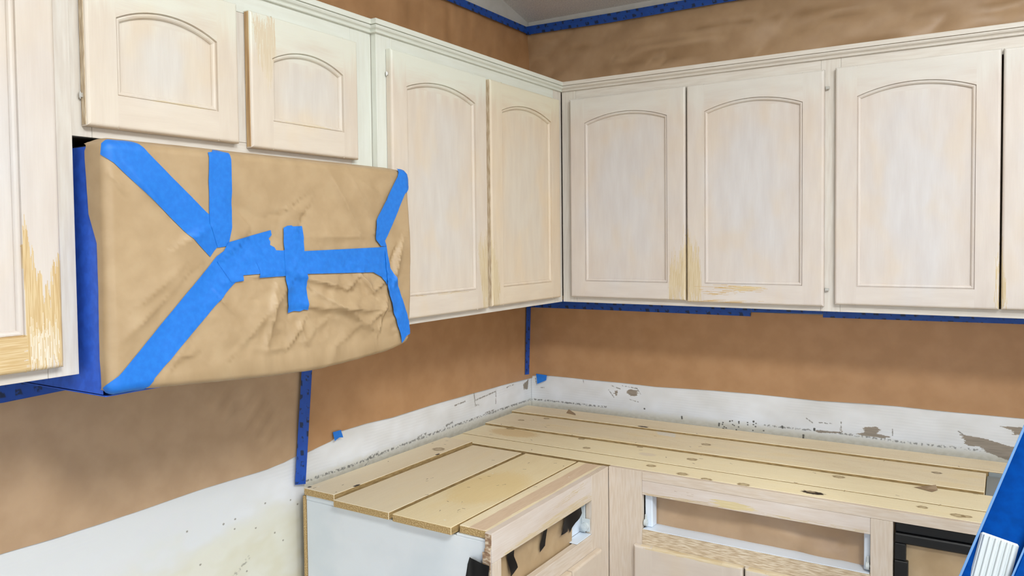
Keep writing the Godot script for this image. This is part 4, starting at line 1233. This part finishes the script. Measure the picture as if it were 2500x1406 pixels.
func room() -> void:
	var m := mb()
	m.box(Vector3(-0.15, -0.12, -0.15), Vector3(5.35, 0.0, 5.15), 0.001)
	struct("floor", m, M.floor)
	# the ceiling rises from the back wall towards the room
	var ceil_y := func(z: float) -> float: return 2.4775 + 0.235 * z
	m = mb()
	var c := [Vector3(-0.15, ceil_y.call(-0.15), -0.15), Vector3(5.35, ceil_y.call(-0.15), -0.15), Vector3(5.35, ceil_y.call(5.15), 5.15), Vector3(-0.15, ceil_y.call(5.15), 5.15)]
	var up := Vector3(0, 0.12, 0)
	m.um = func(p: Vector3) -> Vector2: return Vector2(p.x, p.z)
	var mid := Vector3(2.6, ceil_y.call(2.5) + 0.06, 2.5)
	m.face([c[0], c[1], c[2], c[3]], mid)
	m.face([c[0] + up, c[1] + up, c[2] + up, c[3] + up], mid)
	for k in 4:
		m.face([c[k], c[(k + 1) % 4], c[(k + 1) % 4] + up, c[k] + up], mid)
	struct("ceiling", m, M.ceiling)
	m = mb()
	m.box(Vector3(-0.15, 0.0005, -0.15), Vector3(-0.0015, 3.9, 5.15), 0.0005)
	var wl := struct("wall_left", m, M.wall)
	m = mb()
	m.box(Vector3(0.0005, 0.0005, -0.15), Vector3(5.35, 2.60, -0.0015), 0.0005)
	var wb := struct("wall_back", m, M.wall)
	# wallboard bared where the backsplash came off
	var pic := strip_picture(true)
	m = mb(LEFT)
	m.um = func(p: Vector3) -> Vector2: return pic.uv(Vector2(p.x, p.y))
	m.box(Vector3(-2.3, 0.55, -0.001), Vector3(-0.0012, 1.06, 0.0006), 0.0003)
	obj("bared_wallboard", m, mat("wallboard left", Color.WHITE, 0.8, pic.texture()), wl)
	var pic2 := strip_picture(false)
	m = mb(BACK)
	m.um = func(p: Vector3) -> Vector2: return pic2.uv(Vector2(p.x, p.y))
	m.box(Vector3(0.0008, 0.86, -0.001), Vector3(2.2, 1.06, 0.0006), 0.0003)
	obj("bared_wallboard", m, mat("wallboard back", Color.WHITE, 0.8, pic2.texture()), wb)
	# walls behind the camera, each with a window
	walls_behind()

func walls_behind() -> void:
	# front wall z = 5: window 1.0..3.6 x 0.9..2.3; right wall x = 5.2: patio window 1.0..4.0 x 0.3..2.3
	var m := mb()
	m.box(Vector3(0.0, 0.0005, 5.0), Vector3(1.0, 3.70, 5.14), 0.0005)
	m.box(Vector3(3.8, 0.0005, 5.0), Vector3(5.2, 3.70, 5.14), 0.0005)
	m.box(Vector3(1.0, 0.0005, 5.0), Vector3(3.8, 0.8, 5.14), 0.0005)
	m.box(Vector3(1.0, 2.4, 5.0), Vector3(3.8, 3.70, 5.14), 0.0005)
	struct("wall_front", m, M.wall)
	m = mb()
	m.box(Vector3(5.2, 0.0005, 0.0), Vector3(5.34, 3.70, 0.9), 0.0005)
	m.box(Vector3(5.2, 0.0005, 2.7), Vector3(5.34, 3.70, 5.14), 0.0005)
	m.box(Vector3(5.2, 0.0005, 0.9), Vector3(5.34, 0.3, 2.7), 0.0005)
	m.box(Vector3(5.2, 2.4, 0.9), Vector3(5.34, 3.70, 2.7), 0.0005)
	struct("wall_right", m, M.wall)
	window("window_1", Vector3(1.0, 0.8, 5.05), Vector3(3.8, 2.4, 5.09), 0)
	window("window_2", Vector3(5.25, 0.3, 0.9), Vector3(5.29, 2.4, 2.7), 2)

func window(called: String, lo: Vector3, hi: Vector3, ax: int) -> void:
	var m := mb()
	var f := 0.05
	var e := Vector3.ZERO
	e[ax] = f
	m.box(lo, Vector3(hi.x, lo.y + f, hi.z)); m.box(Vector3(lo.x, hi.y - f, lo.z), hi)
	for t in [0.0, 0.5, 1.0]:
		var a := lo
		a[ax] = lerpf(lo[ax], hi[ax] - f, t)
		var b := hi
		b[ax] = a[ax] + f
		m.box(a, b)
	var w := struct(called, m, M.fixture)
	m = mb()
	var p := lo + Vector3(0.018, f, 0.018) if ax == 0 else lo + Vector3(0.018, f, 0.018)
	var q := hi - Vector3(0.018, f, 0.018)
	if ax == 0:
		m.quad(Vector3(p.x, p.y, p.z), Vector3(q.x, p.y, p.z), Vector3(q.x, q.y, p.z), Vector3(p.x, q.y, p.z))
	else:
		m.quad(Vector3(p.x, p.y, p.z), Vector3(p.x, p.y, q.z), Vector3(p.x, q.y, q.z), Vector3(p.x, q.y, p.z))
	obj("pane", m, M.pane, w)

func ceiling_light(at: Vector3, w: float, d: float, energy: float, col: Color, label: String) -> void:
	var o := thing("ceiling_light", at, label, "light", "ceiling light panels")
	var m := mb()
	m.box(at + Vector3(-w / 2, 0.004, -d / 2), at + Vector3(w / 2, 0.07, d / 2), 0.006)
	obj("housing", m, M.fixture, o)
	m = mb()
	m.box(at + Vector3(-w / 2 + 0.03, -0.004, -d / 2 + 0.03), at + Vector3(w / 2 - 0.03, 0.0035, d / 2 - 0.03), 0.001)
	obj("diffuser", m, M.glow, o)
	var l := AreaLight3D.new()
	l.name = "panel_light"
	l.area_size = Vector2(w - 0.06, d - 0.06)
	l.light_energy = energy
	l.light_color = col
	l.area_range = 12.0
	l.area_attenuation = 2.0
	l.shadow_enabled = true
	l.rotation = Vector3(-PI / 2, 0, 0)
	l.position = Vector3(0, -0.012, 0)
	o.add_child(l)


func _ready() -> void:
	# camera: solved from the cabinets' edges
	var cam := Camera3D.new()
	cam.name = "camera"
	cam.projection = Camera3D.PROJECTION_FRUSTUM
	cam.near = 0.05
	cam.far = 60.0
	cam.size = 0.05 * 1406.0 / 1917.42
	cam.frustum_offset = Vector2(0, -0.05 * 48.95 / 1917.42)
	cam.position = Vector3(1.6606, 1.5916, 2.7775)
	cam.basis = Basis(Vector3.UP, 0.5622) * Basis(Vector3.RIGHT, -0.0354) * Basis(Vector3(0, 0, 1), -0.0104)
	add_child(cam)
	# sky seen through the windows behind the camera; exposure
	var we := WorldEnvironment.new()
	we.name = "world"
	var env := Environment.new()
	var sky := Sky.new()
	var sm := ProceduralSkyMaterial.new()
	sm.sky_top_color = Color(0.62, 0.76, 0.95)
	sm.sky_horizon_color = Color(0.90, 0.93, 0.97)
	sm.ground_bottom_color = Color(0.55, 0.54, 0.50)
	sm.ground_horizon_color = Color(0.80, 0.80, 0.78)
	sm.sky_energy_multiplier = 1.0
	sky.sky_material = sm
	env.background_mode = Environment.BG_SKY
	env.sky = sky
	env.background_energy_multiplier = 4.4
	env.tonemap_mode = Environment.TONE_MAPPER_LINEAR
	env.tonemap_exposure = 1.46
	env.sdfgi_enabled = true
	env.ssao_enabled = true
	env.ssil_enabled = true
	we.environment = env
	add_child(we)
	make_materials()
	# two ceiling panels behind the camera's view
	ceiling_light(Vector3(2.8, 3.08, 2.9), 1.22, 0.6, 8.0, Color(0.965, 0.985, 1.0), "long white ceiling light panel nearer the cabinets")
	ceiling_light(Vector3(2.1, 2.82, 1.6), 1.22, 0.6, 1.5, Color(0.965, 0.985, 1.0), "long white ceiling light panel farther from the cabinets")
	room()
	upper_cabinets()
	parcel()
	papers()
	base_cabinets()
	decks()
	dishwasher()
	ladder()
